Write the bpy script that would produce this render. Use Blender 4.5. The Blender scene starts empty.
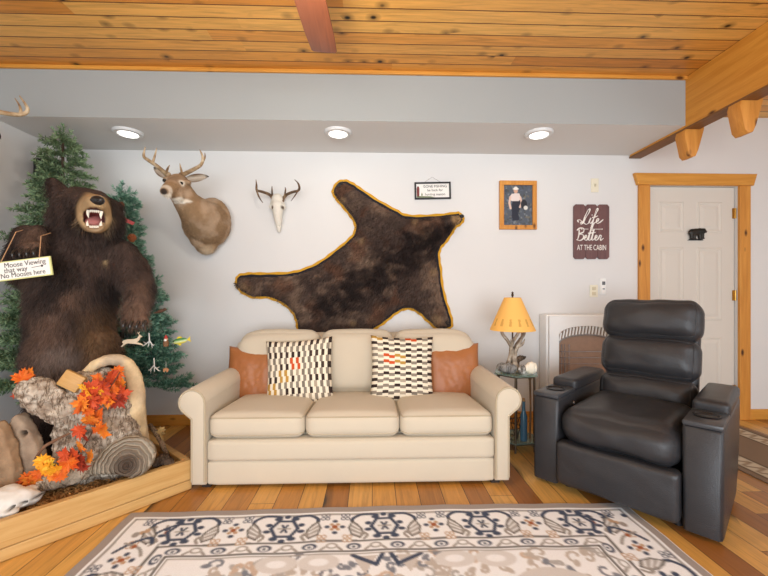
import bpy, bmesh, math, random
import numpy as np
from math import sin, cos, pi, radians, sqrt, atan2, hypot
from mathutils import Vector, Matrix, noise, Euler

# ------------------------------------------------------------------ camera, sky, lights, exposure
S = bpy.context.scene
COL = S.collection
F = 384.0; TH = math.atan(0.0307); HC = 1.11; HY = 292.0
cd = bpy.data.cameras.new('camera'); cd.sensor_width = 36; cd.lens = 18.0
cd.shift_y = 4 / 768; cd.clip_start = 0.05
cam = bpy.data.objects.new('camera', cd); COL.objects.link(cam)
cam.location = (0, 0, HC); cam.rotation_euler = (pi / 2, 0, -TH)
S.camera = cam
w = bpy.data.worlds.new('world'); S.world = w; w.use_nodes = True
w.node_tree.nodes['Background'].inputs[0].default_value = (0.88, 0.94, 1.0, 1)
w.node_tree.nodes['Background'].inputs[1].default_value = 0.8
def area(name, loc, target, sx, sy, power, col=(1, 1, 1)):
    l = bpy.data.lights.new(name, 'AREA'); l.shape = 'RECTANGLE'; l.size = sx; l.size_y = sy
    l.energy = power; l.color = col
    o = bpy.data.objects.new(name, l); COL.objects.link(o); o.location = loc
    d = Vector(target) - Vector(loc); o.rotation_euler = d.to_track_quat('-Z', 'Y').to_euler()
    return o
area('window_daylight', (0.2, -2.3, 1.05), (0.2, 3.0, 1.3), 4.2, 1.8, 155, (0.86, 0.93, 1.0))
area('side_window_daylight', (3.9, -0.4, 1.5), (0.8, 2.4, 0.8), 2.2, 1.5, 26, (0.88, 0.94, 1.0))
S.view_settings.view_transform = 'Standard'; S.view_settings.look = 'None'
S.view_settings.exposure = 0.14; S.view_settings.gamma = 1.0; S.view_settings.use_curve_mapping = False
S.cycles.use_denoising = True
S.cycles.max_bounces = 8

# ------------------------------------------------------------------ helpers
def P(px, py, Y):
    a = (px - 384) / F; b = (HY - py) / F
    dx = a * cos(TH) + sin(TH); dy = cos(TH) - a * sin(TH); t = Y / dy
    return Vector((dx * t, Y, HC + b * t))
def PZ(px, py, z):
    a = (px - 384) / F; b = (HY - py) / F
    t = (z - HC) / b
    return Vector(((a * cos(TH) + sin(TH)) * t, (cos(TH) - a * sin(TH)) * t, z))
def lin(c):
    if isinstance(c, str):
        c = c.lstrip('#'); c = [int(c[i:i + 2], 16) / 255 for i in (0, 2, 4)]
    return tuple(x / 12.92 if x <= 0.04045 else ((x + 0.055) / 1.055) ** 2.4 for x in c[:3])
def lin4(c): return (*lin(c), 1.0)

def wm(o):
    m = o.matrix_basis.copy()
    return wm(o.parent) @ m if o.parent else m
def thing(name, label, cat, loc=(0, 0, 0), rz=0, group=None):
    o = bpy.data.objects.new(name, None); COL.objects.link(o)
    o.location = loc; o.rotation_euler = (0, 0, rz); o.empty_display_size = 0.1
    tag(o, label, cat, group); return o
def tag(o, label, cat, group=None):
    o['label'] = label; o['category'] = cat
    if group: o['group'] = group
    return o
def struct(o, label=None):
    o['kind'] = 'structure'
    if label: o['label'] = label
    return o
def link(name, me, mats, parent=None, world=False):
    o = bpy.data.objects.new(name, me); COL.objects.link(o)
    for m in (mats if isinstance(mats, (list, tuple)) else [mats]): me.materials.append(m)
    if parent:
        o.parent = parent
        if world: me.transform(wm(parent).inverted())
    return o
def dup(o, parent=None):
    c = o.copy(); COL.objects.link(c)
    if parent: c.parent = parent
    for ch in [x for x in bpy.data.objects if x.parent == o]: dup(ch, c)
    return c
def cr(pts, n=6, closed=False):
    """catmull-rom through tuples of any length"""
    pts = [tuple(p) for p in pts]; out = []; N = len(pts)
    segs = N if closed else N - 1
    for i in range(segs):
        g = (lambda k: pts[k % N]) if closed else (lambda k: pts[min(max(k, 0), N - 1)])
        a, b, c, d = g(i - 1), g(i), g(i + 1), g(i + 2)
        for k in range(n):
            t = k / n
            out.append(tuple(0.5 * (2 * b[j] + (c[j] - a[j]) * t + (2 * a[j] - 5 * b[j] + 4 * c[j] - d[j]) * t * t + (3 * b[j] - a[j] - 3 * c[j] + d[j]) * t ** 3) for j in range(len(b))))
    if not closed: out.append(pts[-1])
    return out

def cush_pt(u, d, r, puff=(0, 0, 0), fn=None):
    """a point of the unit cube's surface carried onto a rounded, puffed cushion"""
    h = Vector(d) / 2; rr = min(r, min(h) * 0.999)
    e = Vector([sin(u[i] * pi / 2) * .5 + u[i] * .5 for i in range(3)])
    q = Vector([e[i] * h[i] for i in range(3)])
    k = Vector([max(-(h[i] - rr), min(h[i] - rr, q[i])) for i in range(3)])
    dd = q - k
    if dd.length > 1e-9: q = k + dd.normalized() * rr
    w_ = [(1 - e[i] ** 2) for i in range(3)]
    for i in range(3):
        a, b = [w_[j] for j in range(3) if j != i]; q[i] += puff[i] * a * b * e[i]
    return fn(q, e) if fn else q
def welt(mb, c, d, r, puff, fn, us, rad, rot=None, closed=False):
    """piping that follows a cushion's surface through the cube-surface points us"""
    pts = []
    for u in us:
        p = cush_pt(Vector(u), d, r, puff, fn)
        if rot is not None: p = Euler(rot).to_matrix() @ p
        pts.append(p + Vector(c))
    mb.tube(pts, rad, 8, closed=closed); return mb
class MB:
    def __init__(s): s.bm = bmesh.new()
    def _add(s, b, mi=0):
        for f in b.faces: f.material_index = mi
        me = bpy.data.meshes.new('t'); b.to_mesh(me); b.free(); s.bm.from_mesh(me); bpy.data.meshes.remove(me); return s
    def box(s, c, d, rot=None, bev=0, seg=2, mi=0):
        b = bmesh.new(); bmesh.ops.create_cube(b, size=1)
        bmesh.ops.scale(b, vec=d, verts=b.verts)
        if bev: bmesh.ops.bevel(b, geom=list(b.edges), offset=bev, segments=seg, profile=0.5, affect='EDGES')
        if rot is not None: bmesh.ops.rotate(b, cent=(0, 0, 0), matrix=(Euler(rot).to_matrix() if not isinstance(rot, Matrix) else rot), verts=b.verts)
        bmesh.ops.translate(b, vec=c, verts=b.verts)
        return s._add(b, mi)
    def sph(s, c, r, rot=None, seg=20, mi=0):
        b = bmesh.new(); bmesh.ops.create_uvsphere(b, u_segments=seg, v_segments=seg // 2 + 2, radius=1)
        if not hasattr(r, '__len__'): r = (r, r, r)
        bmesh.ops.scale(b, vec=r, verts=b.verts)
        if rot is not None: bmesh.ops.rotate(b, cent=(0, 0, 0), matrix=Euler(rot).to_matrix(), verts=b.verts)
        bmesh.ops.translate(b, vec=c, verts=b.verts)
        return s._add(b, mi)
    def tube(s, pts, r, n=10, mi=0, sm=0, closed=False, flat=1.0, up=None):
        pts = [Vector(p) for p in pts]
        if not hasattr(r, '__len__'): r = [r] * len(pts)
        if sm:
            q = cr([(*p, rr) for p, rr in zip(pts, r)], sm, closed)
            pts = [Vector(x[:3]) for x in q]; r = [x[3] for x in q]
        b = bmesh.new(); rings = []; N = len(pts); prev = None
        for i, p in enumerate(pts):
            if closed: d = pts[(i + 1) % N] - pts[i - 1]
            else: d = pts[min(i + 1, N - 1)] - pts[max(i - 1, 0)]
            if d.length < 1e-9: d = Vector((0, 0, 1))
            d.normalize()
            if prev is None:
                u = Vector(up) if up is not None else (Vector((0, 0, 1)) if abs(d.z) < .9 else Vector((1, 0, 0)))
                u = (u - d * u.dot(d)).normalized()
            else: u = (prev - d * prev.dot(d)).normalized()
            prev = u; v = d.cross(u)
            rings.append([b.verts.new(p + (u * cos(2 * pi * k / n) * flat + v * sin(2 * pi * k / n)) * max(r[i], 1e-4)) for k in range(n)])
        for i in range(N if closed else N - 1):
            A, B = rings[i], rings[(i + 1) % N]
            for k in range(n): b.faces.new((A[k], A[(k + 1) % n], B[(k + 1) % n], B[k]))
        if not closed: b.faces.new(rings[0][::-1]); b.faces.new(rings[-1])
        return s._add(b, mi)
    def lathe(s, prof, c=(0, 0, 0), n=32, mi=0, rot=None, sc=(1, 1, 1)):
        b = bmesh.new(); rings = []
        for r, z in prof:
            rings.append([b.verts.new((max(r, 1e-5) * cos(2 * pi * k / n) * sc[0], max(r, 1e-5) * sin(2 * pi * k / n) * sc[1], z * sc[2])) for k in range(n)])
        for A, B in zip(rings, rings[1:]):
            for k in range(n): b.faces.new((A[k], A[(k + 1) % n], B[(k + 1) % n], B[k]))
        bmesh.ops.remove_doubles(b, verts=b.verts, dist=2e-5)
        bmesh.ops.recalc_face_normals(b, faces=b.faces)
        if rot is not None: bmesh.ops.rotate(b, cent=(0, 0, 0), matrix=Euler(rot).to_matrix(), verts=b.verts)
        bmesh.ops.translate(b, vec=c, verts=b.verts)
        return s._add(b, mi)
    def prism(s, poly, a, b_, axis='y', mi=0, bev=0, M=None):
        """poly of 2d points extruded along axis from a to b_; y: (x,z), z: (x,y), x: (y,z)"""
        b = bmesh.new()
        f = {'y': lambda p, t: (p[0], t, p[1]), 'z': lambda p, t: (p[0], p[1], t), 'x': lambda p, t: (t, p[0], p[1])}[axis]
        A = [b.verts.new(f(p, a)) for p in poly]; B = [b.verts.new(f(p, b_)) for p in poly]; N = len(poly)
        fa = b.faces.new(A); fb = b.faces.new(B[::-1])
        for k in range(N): b.faces.new((A[k], B[k], B[(k + 1) % N], A[(k + 1) % N]))
        bmesh.ops.recalc_face_normals(b, faces=b.faces)
        if bev:
            es = [e for e in b.edges if e.verts[0] in A and e.verts[1] in A or e.verts[0] in B and e.verts[1] in B]
            bmesh.ops.bevel(b, geom=es, offset=bev, segments=2, profile=0.5, affect='EDGES')
        bmesh.ops.triangulate(b, faces=[x for x in b.faces if len(x.verts) > 4])
        if M is not None: bmesh.ops.transform(b, matrix=M, verts=b.verts)
        return s._add(b, mi)
    def cushion(s, c, d, r=0.05, puff=(0, 0, 0), n=14, rot=None, mi=0, fn=None):
        b = bmesh.new(); bmesh.ops.create_cube(b, size=2)
        bmesh.ops.subdivide_edges(b, edges=b.edges, cuts=n, use_grid_fill=True)
        for v in b.verts: v.co = cush_pt(v.co.copy(), d, r, puff, fn)
        if rot is not None: bmesh.ops.rotate(b, cent=(0, 0, 0), matrix=Euler(rot).to_matrix(), verts=b.verts)
        bmesh.ops.translate(b, vec=c, verts=b.verts)
        return s._add(b, mi)
    def build(s, name, mats, parent=None, world=False, smooth=True, ang=40):
        me = bpy.data.meshes.new(name); s.bm.normal_update(); s.bm.to_mesh(me); s.bm.free()
        if smooth:
            me.polygons.foreach_set('use_smooth', [True] * len(me.polygons))
            me.set_sharp_from_angle(angle=radians(ang))
        return link(name, me, mats, parent, world)

def limb(mb, pts, r, n=14):
    """rounded tapered chain to feed the voxel union"""
    mb.tube(pts, r, n=n, sm=5)
    for i in (0, -1): mb.sph(pts[i], r[i], seg=14)
    return mb
def blob(mb, voxel=0.012, smooth=6, disp=None):
    """one continuous skin over overlapping shapes"""
    me = bpy.data.meshes.new('t'); mb.bm.to_mesh(me); mb.bm.free()
    o = bpy.data.objects.new('t', me); COL.objects.link(o)
    m = o.modifiers.new('r', 'REMESH'); m.mode = 'VOXEL'; m.voxel_size = voxel
    if smooth:
        m = o.modifiers.new('s', 'SMOOTH'); m.iterations = smooth; m.factor = 0.5
    dg = bpy.context.evaluated_depsgraph_get()
    out = bpy.data.meshes.new_from_object(o.evaluated_get(dg))
    bpy.data.objects.remove(o); bpy.data.meshes.remove(me)
    if disp:
        nm = [v.normal.copy() for v in out.vertices]
        for v, nn in zip(out.vertices, nm): v.co = v.co + nn * disp(v.co, nn)
    out.polygons.foreach_set('use_smooth', [True] * len(out.polygons))
    out.update()
    return out
def paint(me, fn, name='tint', byv=False):
    """pigment colours by vertex, kept per corner"""
    a = me.color_attributes.new(name, 'BYTE_COLOR', 'CORNER')
    vc = [fn(v if byv else v.co) for v in me.vertices]
    buf = np.empty((len(me.loops), 4), np.float32)
    idx = np.empty(len(me.loops), np.int32); me.loops.foreach_get('vertex_index', idx)
    buf[:, 3] = 1; buf[:, :3] = np.array(vc, np.float32)[idx]
    a.data.foreach_set('color', buf.ravel())
def mixc(a, b, t): return tuple(x + (y - x) * t for x, y in zip(a, b))
def sstep(a, b, x):
    t = max(0, min(1, (x - a) / (b - a))); return t * t * (3 - 2 * t)
def fbm(p, sc, o=3):
    return noise.fractal(Vector(p) * sc, 1.0, 2.0, o)
def fur(o, count, length, rad, comb, seed=1, slot=1, vg=None, nf=0.45, rnd=0.25):
    m = o.modifiers.new('fur', 'PARTICLE_SYSTEM'); ps = o.particle_systems[-1]; s = ps.settings; ps.seed = seed
    s.type = 'HAIR'; s.count = count; s.hair_step = 4; s.render_step = 3; s.hair_length = length
    s.use_advanced_hair = True
    k = length * 0.25
    s.normal_factor = k * nf; s.object_align_factor = tuple(k * c for c in comb); s.factor_random = k * rnd
    s.length_random = 0.5
    s.root_radius = 1.0; s.tip_radius = 0.25; s.radius_scale = rad; s.material = slot
    s.use_emit_random = True
    if vg: ps.vertex_group_density = vg
def text_mesh(body, size, depth=0.0006, align='CENTER'):
    c = bpy.data.curves.new('t', 'FONT'); c.body = body; c.size = size; c.extrude = depth; c.align_x = align; c.align_y = 'CENTER'
    o = bpy.data.objects.new('t', c); COL.objects.link(o)
    dg = bpy.context.evaluated_depsgraph_get()
    me = bpy.data.meshes.new_from_object(o.evaluated_get(dg))
    bpy.data.objects.remove(o); bpy.data.curves.remove(c)
    return me
def add_text(mb, body, size, M, depth=0.0006, bold=0):
    me = text_mesh(body, size, depth); me.transform(M)
    mb.bm.from_mesh(me); bpy.data.meshes.remove(me)
FRONT = Matrix.Rotation(pi / 2, 4, 'X')      # writing that faces the room (towards -Y)

# ------------------------------------------------------------------ material nodes
class NT:
    def __init__(s, name):
        s.m = bpy.data.materials.new(name); s.m.use_nodes = True; s.t = s.m.node_tree
        s.b = s.t.nodes['Principled BSDF']
    def n(s, typ, **k):
        x = s.t.nodes.new(typ)
        for a, v in k.items(): setattr(x, a, v)
        return x
    def put(s, sock, v):
        if v is None: return
        if isinstance(v, bpy.types.NodeSocket): s.t.links.new(v, sock)
        else: sock.default_value = v
    def math(s, op, a, b=None, c=None, clamp=False):
        x = s.n('ShaderNodeMath', operation=op, use_clamp=clamp)
        for i, v in enumerate((a, b, c)): s.put(x.inputs[i], v)
        return x.outputs[0]
    def obj(s):
        return s.n('ShaderNodeTexCoord').outputs['Object']
    def sep(s, v):
        x = s.n('ShaderNodeSeparateXYZ'); s.put(x.inputs[0], v); return x.outputs
    def comb(s, x, y, z):
        c = s.n('ShaderNodeCombineXYZ')
        for i, v in enumerate((x, y, z)): s.put(c.inputs[i], v)
        return c.outputs[0]
    def noise(s, vec, scale, detail=3, rough=0.5, dist=0.0):
        x = s.n('ShaderNodeTexNoise'); s.put(x.inputs['Vector'], vec)
        x.inputs['Scale'].default_value = scale; x.inputs['Detail'].default_value = detail
        x.inputs['Roughness'].default_value = rough; x.inputs['Distortion'].default_value = dist
        return x.outputs[0]
    def white(s, v, dim='1D'):
        x = s.n('ShaderNodeTexWhiteNoise', noise_dimensions=dim)
        s.put(x.inputs['W' if dim == '1D' else 'Vector'], v); return x.outputs['Value']
    def ramp(s, f, stops, interp='LINEAR'):
        x = s.n('ShaderNodeValToRGB'); x.color_ramp.interpolation = interp; e = x.color_ramp.elements
        while len(e) > 1: e.remove(e[-1])
        e[0].position = stops[0][0]; e[0].color = lin4(stops[0][1])
        for p, c in stops[1:]:
            k = e.new(p); k.color = lin4(c)
        s.put(x.inputs[0], f); return x.outputs[0]
    def mix(s, f, a, b, mode='MIX'):
        x = s.n('ShaderNodeMix', data_type='RGBA', blend_type=mode)
        s.put(x.inputs[0], f); s.put(x.inputs[6], a if not isinstance(a, str) else lin4(a)); s.put(x.inputs[7], b if not isinstance(b, str) else lin4(b))
        return x.outputs[2]
    def bump(s, h, strength=0.3, dist=0.01):
        x = s.n('ShaderNodeBump'); x.inputs['Strength'].default_value = strength; x.inputs['Distance'].default_value = dist
        s.put(x.inputs['Height'], h); s.t.links.new(x.outputs[0], s.b.inputs['Normal'])
    def fin(s, col=None, rough=0.6, metal=0.0, spec=0.5):
        if isinstance(col, str): col = lin4(col)
        s.put(s.b.inputs['Base Color'], col); s.put(s.b.inputs['Roughness'], rough)
        s.b.inputs['Metallic'].default_value = metal; s.b.inputs['Specular IOR Level'].default_value = spec
        return s.m
def plain(name, col, rough=0.6, metal=0.0, spec=0.5, var=0.12, sc=14, bump=0.0, bsc=300):
    n = NT(name); c = lin(col)
    v = n.obj(); f = n.noise(v, sc, 4, .6)
    a = (*[x * (1 - var) for x in c], 1); b = (*[min(1, x * (1 + var)) for x in c], 1)
    if bump: n.bump(n.noise(v, bsc, 2), bump, 0.002)
    return n.fin(n.mix(f, a, b), rough, metal, spec)
def emit(name, col, k):
    n = NT(name); n.b.inputs['Emission Color'].default_value = lin4(col); n.b.inputs['Emission Strength'].default_value = k
    return n.fin(col, 0.4)
def tinted(name, rough=0.8, var=0.25, sc=60, spec=0.2, bump=0.0, attr='tint'):
    n = NT(name); a = n.n('ShaderNodeVertexColor'); a.layer_name = attr
    f = n.noise(n.obj(), sc, 4, .65)
    g = n.math('MULTIPLY_ADD', f, 2 * var, 1 - var)
    x = n.n('ShaderNodeVectorMath', operation='SCALE'); n.put(x.inputs[0], a.outputs[0]); n.put(x.inputs['Scale'], g)
    if bump: n.bump(f, bump, 0.004)
    return n.fin(x.outputs[0], rough, 0, spec)
def planks(name, across, along, w_, L, pal, rough=0.4, gap=0.02, gapc='#2c1a0d', grain=0.5, knots=0.35, knotc='#4a2810', spec=0.5, gs=1.0, bump=0.4, ksc=2.2, butt=.8):
    n = NT(name); xyz = n.sep(n.obj()); U = xyz[across]; V = xyz[along]
    r = n.math('DIVIDE', U, w_); row = n.math('FLOOR', r); fr = n.math('FRACT', r)
    rr = n.white(row)
    al = n.math('ADD', n.math('DIVIDE', V, L), n.math('MULTIPLY', rr, 17.3)); seg = n.math('FLOOR', al); fa = n.math('FRACT', al)
    idv = n.white(n.comb(row, seg, 3.7), '3D')
    base = n.ramp(idv, pal)
    gv = n.comb(n.math('MULTIPLY', U, 38 * gs), n.math('MULTIPLY', V, 2.6 * gs), n.math('MULTIPLY', idv, 40))
    g1 = n.noise(gv, 1.0, 5, .6, 1.2)
    gr = n.ramp(g1, [(0.25, (1 - grain * .55,) * 3), (0.5, (.92,) * 3), (0.75, (1, 1, 1))])
    col = n.mix(1.0, base, gr, 'MULTIPLY')
    if knots:
        kv = n.comb(n.math('MULTIPLY', U, 1 / w_ * 1.0), n.math('MULTIPLY', V, ksc), n.math('MULTIPLY', idv, 9))
        vo = n.n('ShaderNodeTexVoronoi'); n.put(vo.inputs['Vector'], kv); vo.inputs['Scale'].default_value = 1.0
        pick = n.sep(vo.outputs['Color'])[0]
        d = n.math('ADD', vo.outputs['Distance'], n.math('MULTIPLY', n.math('LESS_THAN', pick, 1 - knots), 5))
        k1 = n.ramp(d, [(0.07, '#ffffff'), (0.17, '#000000')])
        col = n.mix(n.sep(k1)[0], col, knotc)
        k2 = n.ramp(d, [(0.1, '#a5a5a5'), (0.42, '#ffffff')])
        col = n.mix(1.0, col, k2, 'MULTIPLY')
    if gap:
        e = n.math('MINIMUM', fr, n.math('SUBTRACT', 1.0, fr))
        m1 = n.math('LESS_THAN', e, gap)
        e2 = n.math('MULTIPLY', n.math('MINIMUM', fa, n.math('SUBTRACT', 1.0, fa)), L / w_)
        m = n.math('MAXIMUM', m1, n.math('LESS_THAN', e2, gap * butt))
        col = n.mix(m, col, gapc)
        n.bump(n.math('SUBTRACT', 1.0, m), bump, 0.004)
    return n.fin(col, rough, 0, spec)
def wood(name, c1, c2, along=2, rough=0.5, sc=1.0, knots=True, knotc='#5a3212', spec=0.4):
    n = NT(name); v = n.obj(); xyz = list(n.sep(v))
    s_ = [30 * sc] * 3; s_[along] = 2.2 * sc
    gv = n.comb(*[n.math('MULTIPLY', xyz[i], s_[i]) for i in range(3)])
    g = n.noise(gv, 1.0, 5, .6, 1.0)
    col = n.mix(n.math('MULTIPLY_ADD', g, 1.6, -.3, clamp=True), c1, c2)
    if knots:
        s2 = [11] * 3; s2[along] = 5
        kv = n.comb(*[n.math('MULTIPLY', xyz[i], s2[i]) for i in range(3)])
        vo = n.n('ShaderNodeTexVoronoi'); n.put(vo.inputs['Vector'], kv); vo.inputs['Scale'].default_value = 1.0
        pick = n.sep(vo.outputs['Color'])[0]
        d = n.math('ADD', vo.outputs['Distance'], n.math('MULTIPLY', n.math('LESS_THAN', pick, .5), 5))
        k1 = n.ramp(d, [(0.08, '#ffffff'), (0.2, '#000000')])
        col = n.mix(n.sep(k1)[0], col, knotc)
    n.bump(g, 0.12, 0.003)
    return n.fin(col, rough, 0, spec)
# ------------------------------------------------------------------ shared materials
def wall_mat(name, col):
    n = NT(name); v = n.obj()
    n.bump(n.noise(v, 90, 3), 0.12, 0.003)
    c = lin(col); f = n.noise(v, 1.3, 3)
    return n.fin(n.mix(f, (*[x * .97 for x in c], 1), (*[min(1, x * 1.03) for x in c], 1)), 0.85, 0, 0.25)
M_wall = wall_mat('wall_paint', '#dcdbd9')
M_soffit = wall_mat('soffit_face_shaded', '#a1a6a6')  # soffit face greyer than the wall: its shade is put into the colour
M_floor = planks('floor_boards', 0, 1, 0.128, 1.35, [(0, '#8f5726'), (.18, '#c2843b'), (.4, '#dfa44f'), (.65, '#ecb866'), (.85, '#d29647'), (1, '#9c632e')], rough=0.33, gap=0.012, grain=0.42, knots=0.25, gs=.9)
M_ceil = planks('pine_ceiling_boards', 1, 0, 0.098, 3.6, [(0, '#da8f36'), (.35, '#f0aa4c'), (.7, '#f8c066'), (1, '#e89f44')], rough=0.42, gap=0.035, gapc='#6b3f16', grain=0.42, knots=0.3, knotc='#2e1405', gs=.9, ksc=8.5, butt=.0)
M_pine = wood('orange_pine', '#c07f2c', '#e0a24a', along=0)
M_pine_z = wood('orange_pine_upright', '#b8742a', '#dc9c48', along=2, knotc='#4a240c')
M_pine_y = wood('orange_pine_beam', '#bd7826', '#e2a446', along=1)
M_pine_bare = wood('bare_pine', '#c99a55', '#e3bd7c', along=0)
M_darkpine = wood('dark_beam_wood', '#6b4523', '#8c5f34', along=1, knots=False)
M_white = plain('white_enamel', '#eeeeec', 0.35, var=0.02)
M_ivory = plain('ivory_plastic', '#e6dfc8', 0.4, var=0.02)
M_doorp = wall_mat('door_paint', '#d6d0c6')
M_black = plain('black_paint', '#15161a', 0.4, var=0.1)
M_brass = plain('brass', '#b98f45', 0.3, metal=0.9, var=0.1)
M_chrome = plain('chrome', '#b9bcc2', 0.25, metal=0.9, var=0.05)

# ------------------------------------------------------------------ the room
WY = 3.25; WX = -2.56; ZC = 2.63; ZS = 2.288; SY = 2.65; BX = 2.215
DX0, DX1, DZ1 = 2.385, 3.185, 2.03
m = MB(); m.box((0.75, 0.4, -0.05), (6.9, 6.1, 0.1)); struct(m.build('floor', M_floor, smooth=False), 'knotty hardwood plank floor')
m = MB(); m.box((0.75, 0.6, ZC + 0.05), (6.9, 5.5, 0.1)); struct(m.build('ceiling', M_ceil, smooth=False), 'knotty pine plank ceiling')
m = MB()
m.box(((WX - .1 + DX0) / 2, WY + .08, 1.33), (DX0 - WX + .1, .16, 2.66))
m.box(((DX1 + 4.2) / 2, WY + .08, 1.33), (4.2 - DX1, .16, 2.66))
m.box(((DX0 + DX1) / 2, WY + .08, (DZ1 + 2.66) / 2), (DX1 - DX0, .16, 2.66 - DZ1))
struct(m.build('wall_back', M_wall, smooth=False), 'pale grey painted back wall')
m = MB(); m.box((WX - .05, 1.0, 1.33), (.1, 4.5, 2.66)); struct(m.build('wall_left', M_wall, smooth=False), 'pale grey painted left wall')
m = MB(); m.box((4.2, 1.0, 1.33), (.1, 4.5, 2.66)); struct(m.build('wall_right', M_wall, smooth=False), 'pale grey painted right wall')
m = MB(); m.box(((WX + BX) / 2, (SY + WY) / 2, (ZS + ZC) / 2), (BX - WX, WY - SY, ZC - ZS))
so_ = struct(m.build('ceiling_soffit', [M_wall, M_soffit], smooth=False), 'boxed soffit along the back wall, shade put into its face colour')
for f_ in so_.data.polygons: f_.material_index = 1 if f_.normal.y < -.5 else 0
m = MB(); m.box(((WX + BX) / 2, SY - .010, ZC - .012), (BX - WX, .020, .024), bev=.003); struct(m.build('trim_1', M_pine, smooth=False), 'orange pine trim strip between ceiling and soffit')
# beam with corbels
bm_ = thing('ceiling_beam', 'long orange timber beam running from the soffit toward the viewer', 'beam', (BX + .045, 1.2, ZS))
m = MB(); m.box((BX + .046, 1.02, (ZS + ZC) / 2 - .01), (.092, 4.44, ZC - ZS + .016), bev=.004); m.build('beam_timber', M_pine_y, bm_, True, smooth=False)
m = MB(); m.box((BX + .046, 1.02, ZS - .022), (.10, 4.44, .012)); m.build('bottom_board', M_darkpine, bm_, True, smooth=False)
for cy in (2.69, 2.28, 1.87):
    pl = [(2.275, ZS - .012), (2.262, ZS - .06), (2.293, ZS - .2), (2.315, ZS - .222), (2.345, ZS - .215), (2.365, ZS - .17), (2.405, ZS - .03), (2.41, ZS + .02), (2.352, ZS + .02), (2.352, ZS - .012)]
    m = MB(); m.prism([(a - 2.34 + BX + .068, b) for a, b in pl], cy - .045, cy + .045, 'y', bev=.006); m.build('corbel', M_pine_z, bm_, True)
# baseboards
m = MB(); m.box(((WX + DX0 - .1) / 2, WY - .008, .045), (DX0 - .1 - WX, .016, .09), bev=.004)
m.box(((DX1 + .1 + 4.15) / 2, WY - .008, .045), (4.15 - DX1 - .1, .016, .09), bev=.004); struct(m.build('baseboard_back', M_pine, smooth=False))
m = MB(); m.box((WX + .008, 1.0, .045), (.016, 4.48, .09), bev=.004); struct(m.build('baseboard_left', M_pine_y, smooth=False))
# door: slab with panels, hinges, casing
dr = bpy.data.objects.new('door_1', None); COL.objects.link(dr); dr.location = ((DX0 + DX1) / 2, WY, 0); struct(dr, 'cream six panel door in a knotty pine casing')
W = DX1 - DX0
m = MB(); m.box(((DX0 + DX1) / 2, WY + .05, DZ1 / 2 + .003), (W - .008, .04, DZ1 - .012), bev=.002); m.build('door_slab', M_doorp, dr, True, smooth=False)
st = .115
pw = (W - 3 * st) / 2
for z0, z1 in ((.2, .72), (.86, 1.5), (1.63, 1.9)):
    for x0 in (DX0 + st, DX0 + 2 * st + pw):
        m = MB(); y = WY + .0305; bq = bmesh.new(); prev = None
        for ins_, o_ in ((0, 0), (.008, .006), (.016, .006), (.028, -.0), (.034, .0005), (.06, .007)):
            rg_ = [bq.verts.new((a, y - o_, b)) for a, b in ((x0 + ins_, z0 + ins_), (x0 + pw - ins_, z0 + ins_), (x0 + pw - ins_, z1 - ins_), (x0 + ins_, z1 - ins_))]
            if prev:
                for k in range(4): bq.faces.new((prev[k], prev[(k + 1) % 4], rg_[(k + 1) % 4], rg_[k]))
            prev = rg_
        bq.faces.new(prev); m._add(bq)
        m.build('door_panel', M_doorp, dr, True, smooth=False)
for hz in (1.80, 1.08, .25):
    m = MB(); m.tube([(DX1 - .004, WY + .02, hz - .045), (DX1 - .004, WY + .02, hz + .045)], .008, 10); m.box((DX1 - .012, WY + .026, hz), (.024, .006, .09)); m.build('hinge', M_brass, dr, True)
m = MB(); m.sph((DX0 + .07, WY - .02, .95), .028); m.tube([(DX0 + .07, WY + .03, .95), (DX0 + .07, WY - .01, .95)], .012); m.build('door_knob', M_brass, dr, True)
for x in (DX0 - .045, DX1 + .045):
    m = MB(); m.box((x, WY - .012, DZ1 / 2), (.098, .024, DZ1), bev=.004); m.build('casing_post', M_pine_z, dr, True, smooth=False)
m = MB(); hw = W / 2 + .14; cx = (DX0 + DX1) / 2
m.prism([(cx - hw + .03, DZ1), (cx + hw - .03, DZ1), (cx + hw, DZ1 + .1), (cx - hw, DZ1 + .1)], WY - .036, WY, 'y', bev=.004); m.build('casing_header', M_pine, dr, True, smooth=False)

# recessed ceiling lights: gimbal trim ring and lit lens
M_lit = emit('lit_lens', '#fffdf6', 3.0)
M_ring = plain('light_trim_white', '#d9d9d8', 0.4, var=.02)
for i, (px, py, ang, lab) in enumerate(((128, 132, 8, 'round recessed light in the soffit above the mounted deer head'), (338, 132, 4, 'round recessed light in the soffit above the bear hide'), (539, 133, 0, 'round recessed light in the soffit nearest the wooden beam'))):
    c = PZ(px, py, ZS)
    t = thing('recessed_light', lab, 'ceiling light', (c.x, c.y, ZS), 0, 'recessed lights in the soffit')
    m = MB(); m.lathe([(.062, -.004), (.07, -.02), (.092, -.018), (.1, -.008), (.1, 0), (.062, 0)], (0, 0, 0), 36); m.build('trim_ring', M_ring, t)
    m = MB(); m.lathe([(0, -.004), (.03, -.006), (.063, -.012), (.063, -.003), (0, -.003)], (0, 0, 0), 30, rot=(radians(-7), 0, 0)); m.build('lens', M_lit, t)
    l = bpy.data.lights.new('recessed_lamp', 'AREA'); l.shape = 'DISK'; l.size = .12; l.energy = .5; l.color = (1, .95, .86)
    lo = bpy.data.objects.new('recessed_lamp', l); COL.objects.link(lo); lo.location = (0, 0, -.03); lo.parent = t

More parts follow.
